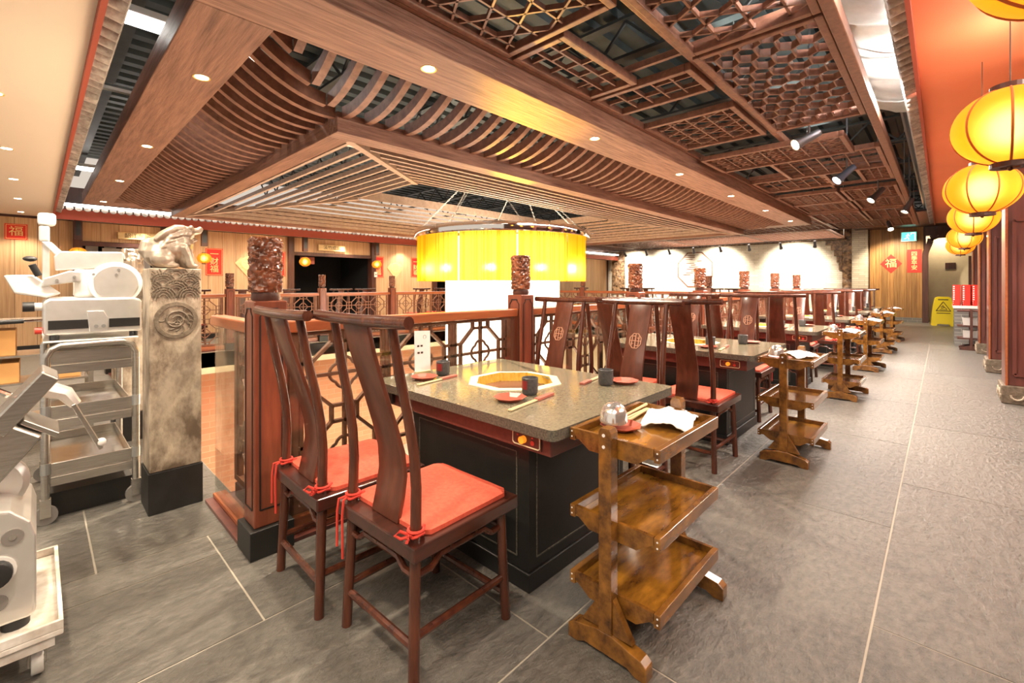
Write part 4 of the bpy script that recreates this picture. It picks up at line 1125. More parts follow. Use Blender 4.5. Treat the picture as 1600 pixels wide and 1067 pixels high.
def lattice_panel(x0, x1, y0, y1, kind, z, where, single=True, seed=0):
    t = thing('lattice_panel', '%s ceiling panel %s' % (PN[kind], where), 'ceiling panel', ((x0 + x1) / 2, (y0 + y1) / 2, z))
    hx, hy = (x1 - x0) / 2, (y1 - y0) / 2; f = .045
    fr = MB(); fr.box(-hx, hx, -hy, -hy + f, -.01, .05).box(-hx, hx, hy - f, hy, -.01, .05).box(-hx, -hx + f, -hy + f, hy - f, -.01, .05).box(hx - f, hx, -hy + f, hy - f, -.01, .05)
    fr.build('frame', M['frame'], t, bevel=.006)
    w, h = 2 * (hx - f), 2 * (hy - f); L = pattern(kind, w, h, seed)
    th, dp = (.011, .052) if kind == 'hex' else (.014, .032)
    if x0 > 12.5:
        for sx in (-1, 1):
            for sy in (-1, 1): MB().tube([(sx * (hx - .02), sy * (hy - .02), .05), (sx * (hx - .02), sy * (hy - .02), 3.99 - z if x1 < 15.61 else (3.375 if y0 > 2.2 else 3.99) - z)], .004, 5).build('hanger_wire', M['galv'], t)
    allb = MB()
    for i, (p, q) in enumerate(L):
        a = (p[0] - w / 2, p[1] - h / 2, .022 + dp * .2); b = (q[0] - w / 2, q[1] - h / 2, .022 + dp * .2)
        if single and i < 299: MB().bar(a, b, th, dp).build('lattice_bar', M['frame'], t)
        else: allb.bar(a, b, th, dp)
    if allb.v:
        o = allb.build('lattice', M['frame'], t)
        o['kind'] = 'stuff'
    return t
ZL = 2.87
PANELS = [
 (.75, 3.10, .50, 1.26, 'tri', ZL, 'at the top of the view, next to the orange soffit'),
 (3.14, 5.22, .50, 1.26, 'hex', ZL, 'over the aisle'),
 (.42, 2.24, 1.32, 2.17, 'tri', ZL, 'at the top of the view, against the canopy beam'),
 (2.28, 3.22, 1.72, 2.17, 'step', ZL, 'against the canopy beam, the nearest of its pattern'),
 (3.26, 3.74, 1.32, 2.17, 'step', ZL, 'narrow one across the strip beyond the nearest fret panel'),
 (4.20, 5.22, 1.32, 2.17, 'tri_small', ZL, 'beside the honeycomb panel'),
 (5.62, 6.42, .72, 2.15, 'grid', ZL - .05, 'hung lower behind the two spotlights, nearest of its pattern'),
 (6.46, 7.62, .50, 1.62, 'step', ZL - .02, 'beyond the lowered diamond grid, on the aisle side'),
 (7.66, 8.62, 1.20, 2.15, 'step', ZL, 'third bay along the canopy beam'),
 (7.66, 8.62, .50, .86, 'grid', ZL, 'small one third bay on the soffit side'),
 (9.05, 10.25, 1.25, 2.15, 'grid', ZL - .03, 'fourth bay along the canopy beam'),
 (9.05, 10.25, .50, 1.21, 'tri_small', ZL - .03, 'fourth bay on the soffit side'),
 (10.5, 11.7, 1.25, 2.15, 'tri_small', ZL, 'fifth bay along the canopy beam'),
 (10.3, 11.7, .50, 1.21, 'grid', ZL, 'fifth bay on the soffit side'),
 (11.75, 13.6, 1.25, 2.15, 'step', ZL - .03, 'sixth bay along the canopy beam'),
 (11.75, 13.6, .50, 1.21, 'step', ZL - .03, 'sixth bay on the soffit side'),
 (13.65, 15.6, .50, 2.15, 'grid', ZL, 'farthest one of the aisle strip'),
]
for i, a in enumerate(PANELS): lattice_panel(*a, single=i < 10, seed=i)
for i, (a, b, c, d, kd) in enumerate(((12.7, 15.6, 2.2, 4.6, 'step'), (12.7, 15.6, 4.65, 7.2, 'grid'), (12.7, 15.6, 7.25, 9.9, 'tri'), (15.65, 18.9, 2.4, 4.6, 'grid'), (15.65, 18.9, 4.65, 7.2, 'tri'), (15.65, 18.9, 7.25, 9.9, 'step'), (12.7, 15.6, 9.95, 12.0, 'grid'), (15.65, 18.9, 9.95, 12.0, 'tri'))):
    lattice_panel(a, b, c, d, kd, 2.9, 'far over the right-hand dining area, %s block from the front' % ORD[i].replace('nearest', 'first'), single=False, seed=40 + i)
fr = thing('ceiling_frame', 'long brown wooden rails carrying the lattice panels over the aisle', 'ceiling frame', (0, 0, 0))
MB().box(.42, 15.7, .425, .495, 2.85, 2.95).build('rail', M['frame'], fr, bevel=.008)
MB().box(.42, 15.7, 1.265, 1.315, 2.90, 2.97).build('rail', M['frame'], fr, bevel=.006)
MB().box(.42, 12.4, 2.172, 2.206, 2.86, 2.93).build('rail', M['frame'], fr, bevel=.004)
for x in (3.12, 5.24, 7.64, 9.02, 11.72, 15.62): MB().box(x - .016, x + .016, .497, 2.17, 2.922, 2.97).build('cross_rail', M['frame'], fr)
for i, x in enumerate((1.2, 4.1, 7.0, 10.0, 13.5)):
    for y in ((.46, 1.29) if x > 7 else (1.29,)): MB().tube([(x, y, 2.96), (x, y, 3.97)], .004, 5).build('hanger_wire', M['galv'], fr)

# ducts, foil and fixtures in the gap above the aisle
fo = MB(); vs = []; fs = []; n, m_ = 90, 14
for i in range(n + 1):
    for j in range(m_ + 1):
        a = PI * (1 + j / m_); x = 1.6 + 5.3 * i / n
        k = 1 + .16 * noise.noise((x * 1.7, j * .25, 2)) + .07 * noise.noise((x * 7, j * .9, 5)) - .20 * math.exp(-(((x * 1.15) % 1.5 - .75) ** 2) * 90)
        vs.append((x, .20 + .44 * k * math.cos(a), 3.53 + .25 * k * math.sin(a)))
for i in range(n):
    for j in range(m_): q = i * (m_ + 1) + j; fs.append((q, q + 1, q + m_ + 2, q + m_ + 1))
fo.add(vs, fs)
t = thing('foil_duct', 'crumpled silver foil-wrapped duct above the gap beside the orange soffit', 'duct', (0, 0, 0))
fo.build('foil_wrap', M['foil'], t, smooth=True)
for x in (2.45, 3.75, 5.1, 6.4): MB().tube([(x, .20 + .46 * math.cos(PI + PI * q / 10), 3.53 + .27 * math.sin(PI + PI * q / 10)) for q in range(11)], .012, 6).build('strap', M['galv'], t)
lamp('POINT', 'work_lamp', (2.8, .30, 2.99), 40, (1, .97, .92), .05)
lamp('POINT', 'work_lamp', (5.2, .30, 2.99), 40, (1, .97, .92), .05)
for i, y in enumerate((4.50, 10.9)):
    t = thing('fluorescent_fixture', 'twin-tube fluorescent fixture in the dark gap between soffit and canopy, ' + ('nearer one' if i == 0 else 'farther one'), 'ceiling light', (.85, y, 3.32))
    MB().box(-.62, .62, -.10, .10, .035, .09).build('housing', M['white'], t, bevel=.006)
    for s in (-.05, .05): MB().tube([(-.60, s, .012), (.60, s, .012)], .02, 10).build('tube', M['glow_tube'], t, smooth=True)
def spot_head(x, y, z, yaw, label, m='lightmetal', lit=False, pw=0, tilt=40, up=.12):
    t = thing('spotlight', label, 'spotlight', (x, y, z), yaw, 'track spotlights')
    MB().tube([(0, 0, .0), (0, 0, up)], .010, 8).build('stem', M['lightmetal'], t)
    a = math.radians(tilt); mt = Matrix.Rotation(a, 4, 'Y')
    h = MB().lathe([(.001, .11), (.036, .11), (.042, .03), (.042, -.05), (.062, -.16), (.058, -.16), (.038, -.055), (.001, -.055)], 16).xf(mt)
    h.build('head', M[m], t, smooth=True)
    MB().lathe([(.0001, -.12), (.048, -.12)], 16).xf(mt).build('lens', M['glow_warm'] if lit else M['chrome'], t)
    if pw:
        p = mt @ Vector((0, 0, -.19)); d = mt @ Vector((0, 0, -1)); c, s_ = math.cos(yaw), math.sin(yaw)
        P = Vector((x + p.x * c - p.y * s_, y + p.x * s_ + p.y * c, z + p.z)); D = Vector((d.x * c - d.y * s_, d.x * s_ + d.y * c, d.z))
        lamp('SPOT', 'spot_lamp', P, pw, (1, .93, .82), .03, spot=60, target=P + D, blend=.5)
    return t
spot_head(5.42, .98, 2.80, math.radians(-50), 'black track spotlight hanging in the dark gap past the honeycomb panel', 'lightmetal', True, 40, 62, 1.2)
spot_head(6.95, .86, 2.70, math.radians(-50), 'blue-grey track spotlight hanging below the fret panel over the aisle', 'bluespot', True, 35, 50, 1.3)
spot_head(9.0, .72, 2.72, math.radians(-50), 'small lit track spotlight in the fourth bay over the aisle', 'lightmetal', True, 30, 45, 1.28)
spot_head(10.6, .42, 2.72, math.radians(-50), 'bright track spotlight at the gap beside the orange soffit, far along', 'lightmetal', True, 50, 30, 1.28)
spot_head(14.1, .92, 2.74, math.radians(20), 'bright round track spotlight before the wooden end wall', 'lightmetal', True, 160, 40, .12)
for i in range(8):
    spot_head(18.6, 3.2 + i * 1.05, 2.739, math.radians(0 if i % 2 else 8), 'black track spotlight aimed at the brick wall, %s from the right' % ORD[i].replace('nearest', 'first'), tilt=-40)
MB_ = MB().box(18.585, 18.615, 2.6, 11.2, 2.859, 2.8895).build('light_track', M['black']); tag(MB_, 'black lighting track in front of the white brick wall', 'light track')

# ------------------------------------------------------------------ chandelier
cx, cy = 6.45, 6.40
t = thing('chandelier', 'huge round yellow string-curtain chandelier hanging in the opening', 'chandelier', (cx, cy, 0))
MB().lathe([(1.67, 2.19), (1.73, 2.19), (1.74, 2.22), (1.735, 2.35), (1.67, 2.36), (1.67, 2.19)], 72).build('chrome_ring', M['chrome'], t, smooth=True)
NP = 10
for k in range(NP):
    a0 = 2 * PI * k / NP + .31; a1 = a0 + 2 * PI / NP - .012; n = 90; vs = []; fs = []
    for i in range(n + 1):
        a = a0 + (a1 - a0) * i / n; bulge = .06 * math.sin(PI * i / n); r = 1.62 + bulge + (.004 if i % 2 else -.004)
        vs += [(r * math.cos(a), r * math.sin(a), 1.37 + .004 * R.random()), (r * math.cos(a), r * math.sin(a), 2.24)]
    for i in range(n): fs.append((2 * i, 2 * i + 2, 2 * i + 3, 2 * i + 1))
    cm = MB(); cm.add(vs, fs)
    cm.mi = [1 if R.random() < .28 else 0 for _ in cm.f]
    cm.build('string_curtain', [M['curtain'], M['curtain2']], t)
for k in range(10):
    a = 2 * PI * k / 10 + .63
    lamp('POINT', 'chandelier_bulb_lamp', (cx + 1.42 * math.cos(a), cy + 1.42 * math.sin(a), 1.60), 8, (1, .9, .7), .05)
lamp('SPOT', 'amber_patch_spot', (cx - 1.3, cy - 1.45, 1.30), 420, (1, .48, .01), .06, spot=21, target=(2.95, 2.42, 2.7), blend=.8)  # added spot outside the curtain, throws the amber patch on the canopy beam
ins = MB(); n = 96; vs = []; fs = []
for i in range(n):
    a = 2 * PI * i / n; r = 1.13 + (.008 if i % 2 else -.008); vs += [(r * math.cos(a), r * math.sin(a), -.9), (r * math.cos(a), r * math.sin(a), 2.2)]
for i in range(n): j = (i + 1) % n; fs.append((2 * i, 2 * j, 2 * j + 1, 2 * i + 1))
ins.add(vs, fs).build('inner_string_column', M['glow_white'], t)
fr_ = MB()
for k in range(6):
    a = PI * k / 6; fr_.bar((1.69 * math.cos(a), 1.69 * math.sin(a), 2.27), (-1.69 * math.cos(a), -1.69 * math.sin(a), 2.27), .03, .03)
fr_.build('ring_spokes', M['chrome'], t)
for k in range(8):
    a = 2 * PI * k / 8 + .2; p = Vector((1.66 * math.cos(a), 1.66 * math.sin(a), 2.335)); q = Vector((.55 if math.cos(a) > 0 else -.55, .1 * math.sin(a), 3.56)); ch = MB(); nl = 34
    for i in range(nl):
        c = p.lerp(q, (i + .5) / nl); d = (q - p).normalized(); s = Vector((-d.y, d.x, 0)).normalized() if i % 2 else d.cross(Vector((-d.y, d.x, 0)).normalized())
        ch.tube([c + d * (.028 * math.cos(b)) + s * (.013 * math.sin(b)) for b in [2 * PI * e / 8 for e in range(8)]], .0045, 4, closed=True)
    ch.build('chain', M['galv'], t)

# ------------------------------------------------------------------ lanterns
def make_lantern(r, cord):
    t = thing('lantern', '', 'lantern', (0, 0, 0), 0)
    n, m_ = 48, 20; prof = []
    for j in range(m_ + 1):
        a = -PI / 2 * .80 + PI * .80 * j / m_; prof.append((r * math.cos(a), r * .86 * math.sin(a)))
    ns = 8; vs = []; fs = []
    for rr_, z in prof:
        for i in range(n):
            a = 2 * PI * i / n; k = 1 - .028 * (abs(math.cos(a * ns / 2)) ** 6); vs.append((rr_ * k * math.cos(a), rr_ * k * math.sin(a), z))
    for j in range(m_):
        for i in range(n): fs.append((j * n + i, j * n + (i + 1) % n, (j + 1) * n + (i + 1) % n, (j + 1) * n + i))
    MB().add(vs, fs).build('shade', M['lantern'], t, smooth=True)
    for i in range(ns):
        a = 2 * PI * i / ns; MB().tube([(rr_ * .978 * math.cos(a), rr_ * .978 * math.sin(a), z) for rr_, z in prof], r * .024, 6).build('rib', M['lantern_rib'], t, smooth=True)
    e = prof[0][1]; rc = prof[0][0]
    for s in (1, -1):
        MB().lathe([(rc * .55, e * s), (rc * 1.08, e * s), (rc * 1.08, (e - r * .11) * s), (rc * .55, (e - r * .11) * s), (rc * .55, e * s)], 24).build('wooden_ring', M['darkwood'], t, smooth=False)
    MB().bar((-rc * .9, 0, e - r * .07), (rc * .9, 0, e - r * .07), r * .06, r * .05).sphere((0, 0, e - r * .14), r * .05, 8).build('base_knob', M['darkwood'], t)
    MB().tube([(0, 0, -e + r * .05), (0, 0, cord)], r * .012, 5).build('cord', M['ink'], t)
    MB().bar((-rc * .9, 0, -e + r * .07), (rc * .9, 0, -e + r * .07), r * .06, r * .05).build('top_bar', M['darkwood'], t)
    return t
def bulb(x, y, z, p, r=.05): lamp('POINT', 'lantern_lamp', (x, y, z), p, (1, .82, .50), r)
LP = [(1.75, -.25, 2.16), (3.26, -.24, 2.07), (4.82, -.215, 2.01), (7.15, -.25, 2.05), (10.3, -.26, 2.07), (12.45, -.26, 2.07)]
l0 = make_lantern(.215, .79); kk = {}
for x in COL.objects:
    if x.parent: kk.setdefault(x.parent.name, []).append(x)
for i, p in enumerate(LP):
    o = l0 if i == 0 else dup(l0, kids=kk)
    o.location = p; o.rotation_euler = (0, 0, .35 + .4 * i)
    for ch in [x for x in COL.objects if x.parent == o and x.name.startswith('cord')]: ch.scale = (1, 1, (2.949 - p[2]) / .79) ; ch.location = (0, 0, 0)
    tag(o, 'glowing yellow ribbed lantern over the aisle at right, %s from the camera' % ORD[i], group='aisle lanterns'); bulb(p[0], p[1], p[2], 1.5, .07)
l1 = make_lantern(.145, .278); kk = {}
for x in COL.objects:
    if x.parent: kk.setdefault(x.parent.name, []).append(x)
for i, x in enumerate((.56, 2.68, 4.98, 7.12, 2.45, 9.9)):
    if i == 4: continue
    o = l1 if i == 0 else dup(l1, kids=kk); o.location = (x, 12.45, 1.92); bulb(x, 12.45, 1.92, .6, .04)
    k = (0, 1, 2, 3, 0, 4)[i]
    tag(o, 'small orange lantern hanging before the far plank wall, %s from the left' % ORD[k].replace('nearest', 'first'), group='far wall lanterns')
    b = thing('lantern_bracket', 'dark block bracket holding the far lantern %s from the left' % ORD[k].replace('nearest', 'first'), 'bracket', (x, 12.45, 0))
    MB().box(-.06, .06, -.05, .05, 2.20, 2.615).build('block', M['darkwood'], b, bevel=.004); MB().box(-.035, .035, -.056, -.051, 2.28, 2.56).build('face_plate', M['steel_d'], b)
t = thing('emergency_light', 'very bright small lamp on the orange soffit behind the near lantern', 'lamp', (4.2, -.42, 2.78))
MB().box(-.10, .10, -.04, .04, .02, .169).build('housing', M['white'], t, bevel=.01); MB().sphere((-.03, .0, -.02), .05, 12).build('bulb', M['glow_warm'], t, smooth=True)
lamp('POINT', 'soffit_lamp', (4.12, -.38, 2.66), 7, (1, .92, .8), .05)
t = thing('air_vent', 'white framed air grille set in the orange soffit', 'vent', (3.6, -.62, 2.949))
MB().box(-.3, .3, -.16, .16, -.012, 0).build('frame', M['white'], t)
for k in range(7): MB().box(-.27, .27, -.13 + k * .04, -.112 + k * .04, -.02, -.0125).build('slat', M['galv'], t)

# ------------------------------------------------------------------ signs and posters
def poster(x, z, wv, hv, chars, label, cs):
    t = thing('red_poster', label, 'poster', (x, YW - .0245, z))
    MB().box(-wv / 2, wv / 2, -.004, .004, -hv / 2, hv / 2).build('sheet', M['red'], t)
    text_mesh(chars, cs, 'lettering', M['gold'], t, face_mtx((0, -.006, 0), '-y'), .001)
    b = MB(); e = .012
    for p, q in (((-1, -1), (1, -1)), ((1, -1), (1, 1)), ((1, 1), (-1, 1)), ((-1, 1), (-1, -1))): b.bar((p[0] * (wv / 2 - e * 1.6), -.0055, p[1] * (hv / 2 - e * 1.6)), (q[0] * (wv / 2 - e * 1.6), -.0055, q[1] * (hv / 2 - e * 1.6)), .006, .002, (0, 1, 0))
    b.build('gold_border', M['gold'], t)
poster(-.28, 2.32, .30, .30, '福', 'small square red paper with gold character on the far left plank wall', .2)
poster(2.98, 1.86, .36, .66, '一\n财\n福', 'tall red poster right of the first far lantern, left of the corner post finial', .19)
poster(4.45, 1.86, .36, .66, '一\n财\n福', 'tall red poster beside the right edge of the corner post finial', .19)
poster(7.42, 1.86, .36, .66, '一\n财\n福', 'tall red poster right of the dark doorway beside a lantern', .19)
poster(8.80, 1.88, .36, .66, '一\n财\n福', 'tall red poster at the left edge of the chandelier', .19)
def sign(x, z, wv, hv, chars, label):
    t = thing('name_board', label, 'sign', (x, YW - .10, z))
    MB().box(-wv / 2, wv / 2, -.02, .02, -hv / 2, hv / 2).build('board', M['goldboard'], t, bevel=.006)
    text_mesh(chars, hv * .75, 'lettering', M['ink'], t, face_mtx((0, -.0225, 0), '-y'), .001)
sign(1.52, 2.36, .66, .15, '韶江东宗', 'pale gilded board with dark characters above the left doorway behind the slicer')
sign(5.88, 2.36, .78, .17, '溪竹成宫', 'pale gilded board with faint characters above the wide dark doorway')
t = thing('fan_ornament', 'pale diamond fan ornament on the plank wall beside the dark doorway', 'ornament', (8.02, YW - .03, 1.85))
MB().prism_ax([(0, -.36), (.30, 0), (.18, .14), (-.18, .14), (-.30, 0)], -.006, .006, 'y').build('fan_sheet', M['goldboard'], t)
MB().lathe([(.12, -.01), (.145, -.018), (.17, -.01)], 24, axis='y').build('ring', M['gold'], t, smooth=True)
t = thing('fan_ornament', 'pale diamond fan ornament half hidden behind the corner post finial', 'ornament', (3.72, YW - .03, 1.85))
MB().prism_ax([(0, -.36), (.30, 0), (.18, .14), (-.18, .14), (-.30, 0)], -.006, .006, 'y').build('fan_sheet', M['goldboard'], t)
MB().lathe([(.12, -.01), (.145, -.018), (.17, -.01)], 24, axis='y').build('ring', M['gold'], t, smooth=True)
t = thing('wall_switch', 'small white control box beside the dark doorway', 'switch', (7.25, YW - .145, 1.62)); MB().box(-.05, .05, -.02, .0, -.08, .08).build('plate', M['white'], t); MB().box(-.02, .02, -.026, -.0205, -.02, .02).build('button', M['wheel'], t)
t = thing('fortune_diamond', 'red diamond paper with a gold character on the wooden end wall', 'poster', (XW - .006, 1.32, 2.05))
MB().prism_ax([(0, -.34), (.30, 0), (0, .34), (-.30, 0)], -.004, .004, 'x').build('sheet', M['red'], t)
text_mesh('福', .34, 'lettering', M['gold'], t, face_mtx((-.006, 0, 0), '-x'), .001)
t = thing('red_poster', 'tall red paper poster on the wooden end wall under the exit sign', 'poster', (XW - .006, .70, 2.13))
MB().box(-.004, .004, -.19, .19, -.40, .40).build('sheet', M['red'], t)
text_mesh('四\n季\n平\n安', .17, 'lettering', M['gold'], t, face_mtx((-.006, 0, 0), '-x'), .001)
t = thing('fortune_diamond', 'orange diamond paper on the far wall right of the chandelier', 'poster', (14.2, YW - .03, 1.85))
MB().prism_ax([(0, -.42), (.36, 0), (0, .42), (-.36, 0)], -.004, .004, 'y').build('sheet', M['red'], t)
text_mesh('福', .36, 'lettering', M['gold'], t, face_mtx((0, -.006, 0), '-y'), .001)
t = thing('exit_sign', 'lit green and white running-man exit sign on the end wall', 'sign', (XW - .031, .84, 2.98))
MB().box(-.03, .03, -.21, .21, -.17, .17).build('casing', M['white'], t, bevel=.005)
MB().box(-.034, -.031, -.19, .19, -.15, .15).build('lit_face', M['exitgreen'], t)
g = MB(); g.cyl((-.038, .02, .085), .024, .003, 12, 'x')
for a, b in (((.02, .055), (.04, -.01)), ((.03, .04), (.08, .03)), ((.02, .045), (-.03, .02)), ((.04, -.01), (.0, -.06)), ((.0, -.06), (.0, -.11)), ((.04, -.01), (.075, -.06)), ((.075, -.06), (.12, -.065))): g.bar((-.037, *a), (-.037, *b), .022, .003, (1, 0, 0))
for p, q in (((-.16, -.13), (-.16, .12)), ((-.16, .12), (-.06, .12)), ((-.06, .12), (-.06, .06))): g.bar((-.037, *p), (-.037, *q), .02, .003, (1, 0, 0))
g.build('running_man', M['exitwhite'], t)

# ------------------------------------------------------------------ counter, menus and wet floor sign at the end of the aisle
t = thing('service_counter', 'brick-fronted service counter with white top at the end of the columns', 'counter', (13.4, -.17, 0))
MB().box(.02, 1.18, -1.4, -.02, 0, .80).build('brick_base', M['grey_brick'], t); MB().box(0, 1.21, -1.4, 0, .801, .86).build('top', M['white'], t, bevel=.006)
for i in range(3):
    b = thing('red_menu_box', 'red and white box of menus on the service counter, %s from the left' % ('first', 'second', 'third')[i], 'box', (13.56, -.225 - i * .145, .8605), math.radians(3 * i), 'red boxes on the counter')
    MB().box(-.05, .12, -.062, .062, 0, .44).build('case', M['red'], b, bevel=.004)
    st = MB()
    for k in range(9): st.box(-.0525, -.0502, .03, .055, .03 + k * .045, .055 + k * .045)
    st.build('label_mark', M['paper'], b)
    MB().box(-.14, -.06, -.05, .05, 0, .12).build('front_tray', M['red'], b, bevel=.003)
t = thing('side_stand', 'dark wooden three-tier stand with plastic tubs in front of the counter', 'cart', (12.97, -.42, 0))
for x in (-.22, .22):
    MB().box(x - .02, x + .02, -.02, .02, .0905, .80).build('post', M['darkwood'], t); MB().prism_ax([(-.17, 0), (.17, 0), (.17, .04), (.03, .09), (-.03, .09), (-.17, .04)], x - .022, x + .022, 'x').build('foot', M['darkwood'], t)
for z in (.76, .46, .21): MB().box(-.195, .195, -.20, .20, z, z + .03).build('tray', M['darkwood'], t, bevel=.003)
for i, z in enumerate((.4905, .2405)):
    MB().lathe([(.001, .006), (.15, .006), (.17, .15), (.175, .15), (.155, 0), (.001, 0)], 4, a0=PI / 4, a1=PI / 4 + 2 * PI).build('plastic_tub', M['plastic'], loc=(12.97, -.42, z))
    o = COL.objects[-1]; tag(o, 'cloudy plastic tub on the %s tier of the dark stand' % ('middle', 'lowest')[i], 'tub')
t = thing('wet_floor_sign', 'yellow folding wet floor caution sign standing before the arch', 'sign', (19.9, -.02, 0), math.radians(4))
for s in (-1, 1):
    p = MB(); ol = [(-.28, 0), (-.16, 0), (-.14, .06), (.14, .06), (.16, 0), (.28, 0), (.24, .62), (.19, .90), (.13, .94), (-.13, .94), (-.19, .90), (-.24, .62)]
    p.prism_ax(ol, -.012, .012, 'x'); p.xf(Matrix.Translation((s * .012, 0, 0)) @ Matrix.Rotation(math.radians(-12 * s), 4, 'Y'))
    mt = Matrix.Translation((s * .205, 0, 0)); p.xf(mt); o = p.build('panel', M['yellow'], t, bevel=.004)
    if s < 0:
        g = MB()
        T = [(-.17, .48), (.17, .48), (0, .78)]
        for a, b in zip(T, T[1:] + T[:1]): g.bar((-.014, *a), (-.014, *b), .018, .003, (1, 0, 0))
        for a, b in (((.02, .66), (-.03, .60)), ((-.03, .60), (.05, .56)), ((.0, .63), (.06, .61)), ((-.03, .60), (-.08, .54)), ((-.09, .52), (.09, .52))): g.bar((-.014, *a), (-.014, *b), .016, .003, (1, 0, 0))
        g.box(-.0155, -.0125, -.12, .12, .83, .86).box(-.0155, -.0125, -.16, .16, .40, .42)
        g.xf(mt @ Matrix.Translation((s * .012, 0, 0)) @ Matrix.Rotation(math.radians(-12 * s), 4, 'Y')); g.build('caution_mark', M['ink'], o)

# ------------------------------------------------------------------ trolley with meat slicer, left of the stone pillar
t = thing('steel_trolley', 'tubular steel utility trolley with two shelves, left of the stone pillar', 'trolley', (.205, 3.52, 0))
X0, X1, YB = -.175, .205, .80
def hoop(y):
    return [(X0, y, .13), (X0, y, .90), (X0 + .02, y, .945), (X0 + .06, y, .965), (X1 - .06, y, .965), (X1 - .02, y, .945), (X1, y, .90), (X1, y, .13)]
for y in (0, YB): MB().tube(hoop(y), .019, 10).build('hoop_frame', M['steel'], t, smooth=True)
MB().box(X0 - .01, X1 + .01, -.01, YB + .01, .9845, .990).build('shelf', M['white'], t)
for z in (.86, .56, .25):
    sh = MB().box(X0 + .02, X1 - .02, .0, YB, z, z + .008).box(X0 + .02, X1 - .02, -.004, .006, z + .0081, z + .075).box(X0 + .02, X1 - .02, YB - .006, YB + .004, z + .0081, z + .06)
    sh.box(X0 + .02, X0 + .026, .008, YB - .008, z + .0081, z + .06).box(X1 - .026, X1 - .02, .008, YB - .008, z + .0081, z + .06).box(X0 + .02, X1 - .02, -.006, .002, z - .05, z - .0001)
    sh.build('shelf', M['steel'], t, bevel=.002)
for x in (X0, X1):
    for y in (0, YB):
        w_ = MB().cyl((x, y - .012, .05), .05, .024, 18, 'y').build('caster_wheel', M['wheel'], t, smooth=True)
        MB().box(x - .022, x + .022, y - .02, y - .014, .04, .129).box(x - .022, x + .022, y + .014, y + .02, .04, .129).box(x - .022, x + .022, y - .02, y + .02, .1291, .137).build('caster_fork', M['steel'], w_)
for x, z in ((X0, .58), (X1, .58), (X0, .27), (X1, .27)): MB().tube([(x, 0, z), (x, 0, z + .06)], .0205, 10).build('collar', M['galv'], t)
struct(MB().box(.02, .40, 3.60, 3.78, .0, .135).build('trim_6', M['black']))

t = thing('meat_slicer', 'silver meat slicer with white guard sitting on the steel trolley', 'slicer', (.205, 3.52, .9905))
b = MB().prism_ax([(-.185, .045), (-.175, .03), (.235, .03), (.235, .22), (.20, .235), (-.16, .235), (-.185, .215)], .02, .48, 'y').build('base_housing', M['alu'], t, bevel=.012)
for x0_, x1_ in ((-.165, .0), (.085, .225)): MB().box(x0_, x1_, .0165, .0195, .062, .112).build('black_slot', M['black'], b)
MB().prism_ax([(.0, .04), (.08, .04), (.08, .12), (.06, .16), (-.01, .16)], .002, .0195, 'y').build('control_box', M['alu'], b, bevel=.003)
MB().cyl((.028, -.003, .072), .010, .005, 12, 'y').cyl((.06, -.003, .072), .010, .005, 12, 'y').build('button', M['galv'], b)
for x_ in (-.14, .2):
    for y_ in (.06, .44): MB().cyl((x_, y_, 0), .02, .029, 12).build('rubber_foot', M['rubber'], b)
MB().prism_ax([(-.33, .36), (-.22, .365), (-.11, .26), (-.17, .237), (-.29, .262)], .08, .40, 'y').build('receiving_tray', M['white'], t, bevel=.01)
MB().prism_ax([(-.135, .39), (.16, .42), (.155, .51), (-.12, .50), (-.14, .47)], .10, .13, 'y').build('guard_plate', M['alu'], t, bevel=.006)
MB().cyl((.12, .06, .32), .125, .03, 36, 'y').build('blade_cover', M['white'], t, smooth=True, bevel=.004)
MB().cyl((.12, .05, .32), .10, .0095, 36, 'y').build('blade_disc', M['alu'], t)
MB().box(-.06, .08, .091, .20, .236, .40).build('carriage_block', M['white'], t, bevel=.015)
MB().prism_ax([(-.19, .30), (-.03, .33), (-.03, .385), (-.08, .39), (-.18, .345)], .05, .09, 'y').build('pusher_arm', M['alu'], t, bevel=.006)
for x_, z_ in ((-.06, .355), (-.13, .335), (.02, .37), (.13, .40), (.12, .37)): MB().cyl((x_, .03 if x_ < 0 else .042, z_), .007, .019 if x_ < 0 else .007, 10, 'y').build('bolt', M['wheel'], t)
MB().tube([(-.20, .06, .36), (-.225, .05, .42)], .016, 10).build('grip', M['rubber'], t, smooth=True)
MB().sphere((-.232, .045, .45), .022, 12, 1.3, 1, .7).build('knob', M['rubber'], t, smooth=True)
po = MB().box(-.185, -.155, .20, .24, .24, .64).build('upright_post', M['alu'], t, bevel=.005)
MB().box(-.205, -.13, .17, .26, .65, .72).build('post_head', M['white'], t, bevel=.016)
MB().box(-.20, -.155, .18, .25, .56, .645).build('post_clamp', M['alu'], t, bevel=.008)
MB().prism_ax([(-.19, .555), (-.15, .555), (-.08, .47), (-.11, .455)], .17, .25, 'y').build('spike_arm', M['white'], t, bevel=.008)
MB().cyl((-.26, .06, .19), .026, .045, 16, 'x').build('thickness_dial', M['rubber'], t, smooth=True)
MB().cyl((-.215, .06, .19), .022, .028, 16, 'x').build('dial_collar', M['white'], t, smooth=True)
MB().tube([(-.34, .0, .115), (-.255, .01, .117)], .012, 10).build('lever_grip', M['rubber'], t, smooth=True)
MB().tube([(-.2545, .01, .117), (-.187, .03, .12)], .005, 8).build('lever_rod', M['chrome'], t)
MB().cyl((-.215, .03, .06), .018, .028, 14, 'x').build('red_button', M['redlamp'], t, smooth=True)
lamp('SPOT', 'downlight_and_fill_lamp', (.15, 2.75, 2.62), 80, (1, .90, .76), .05, spot=60, target=(.2, 3.6, 1.2))  # added spot without a fixture, brightens the slicer

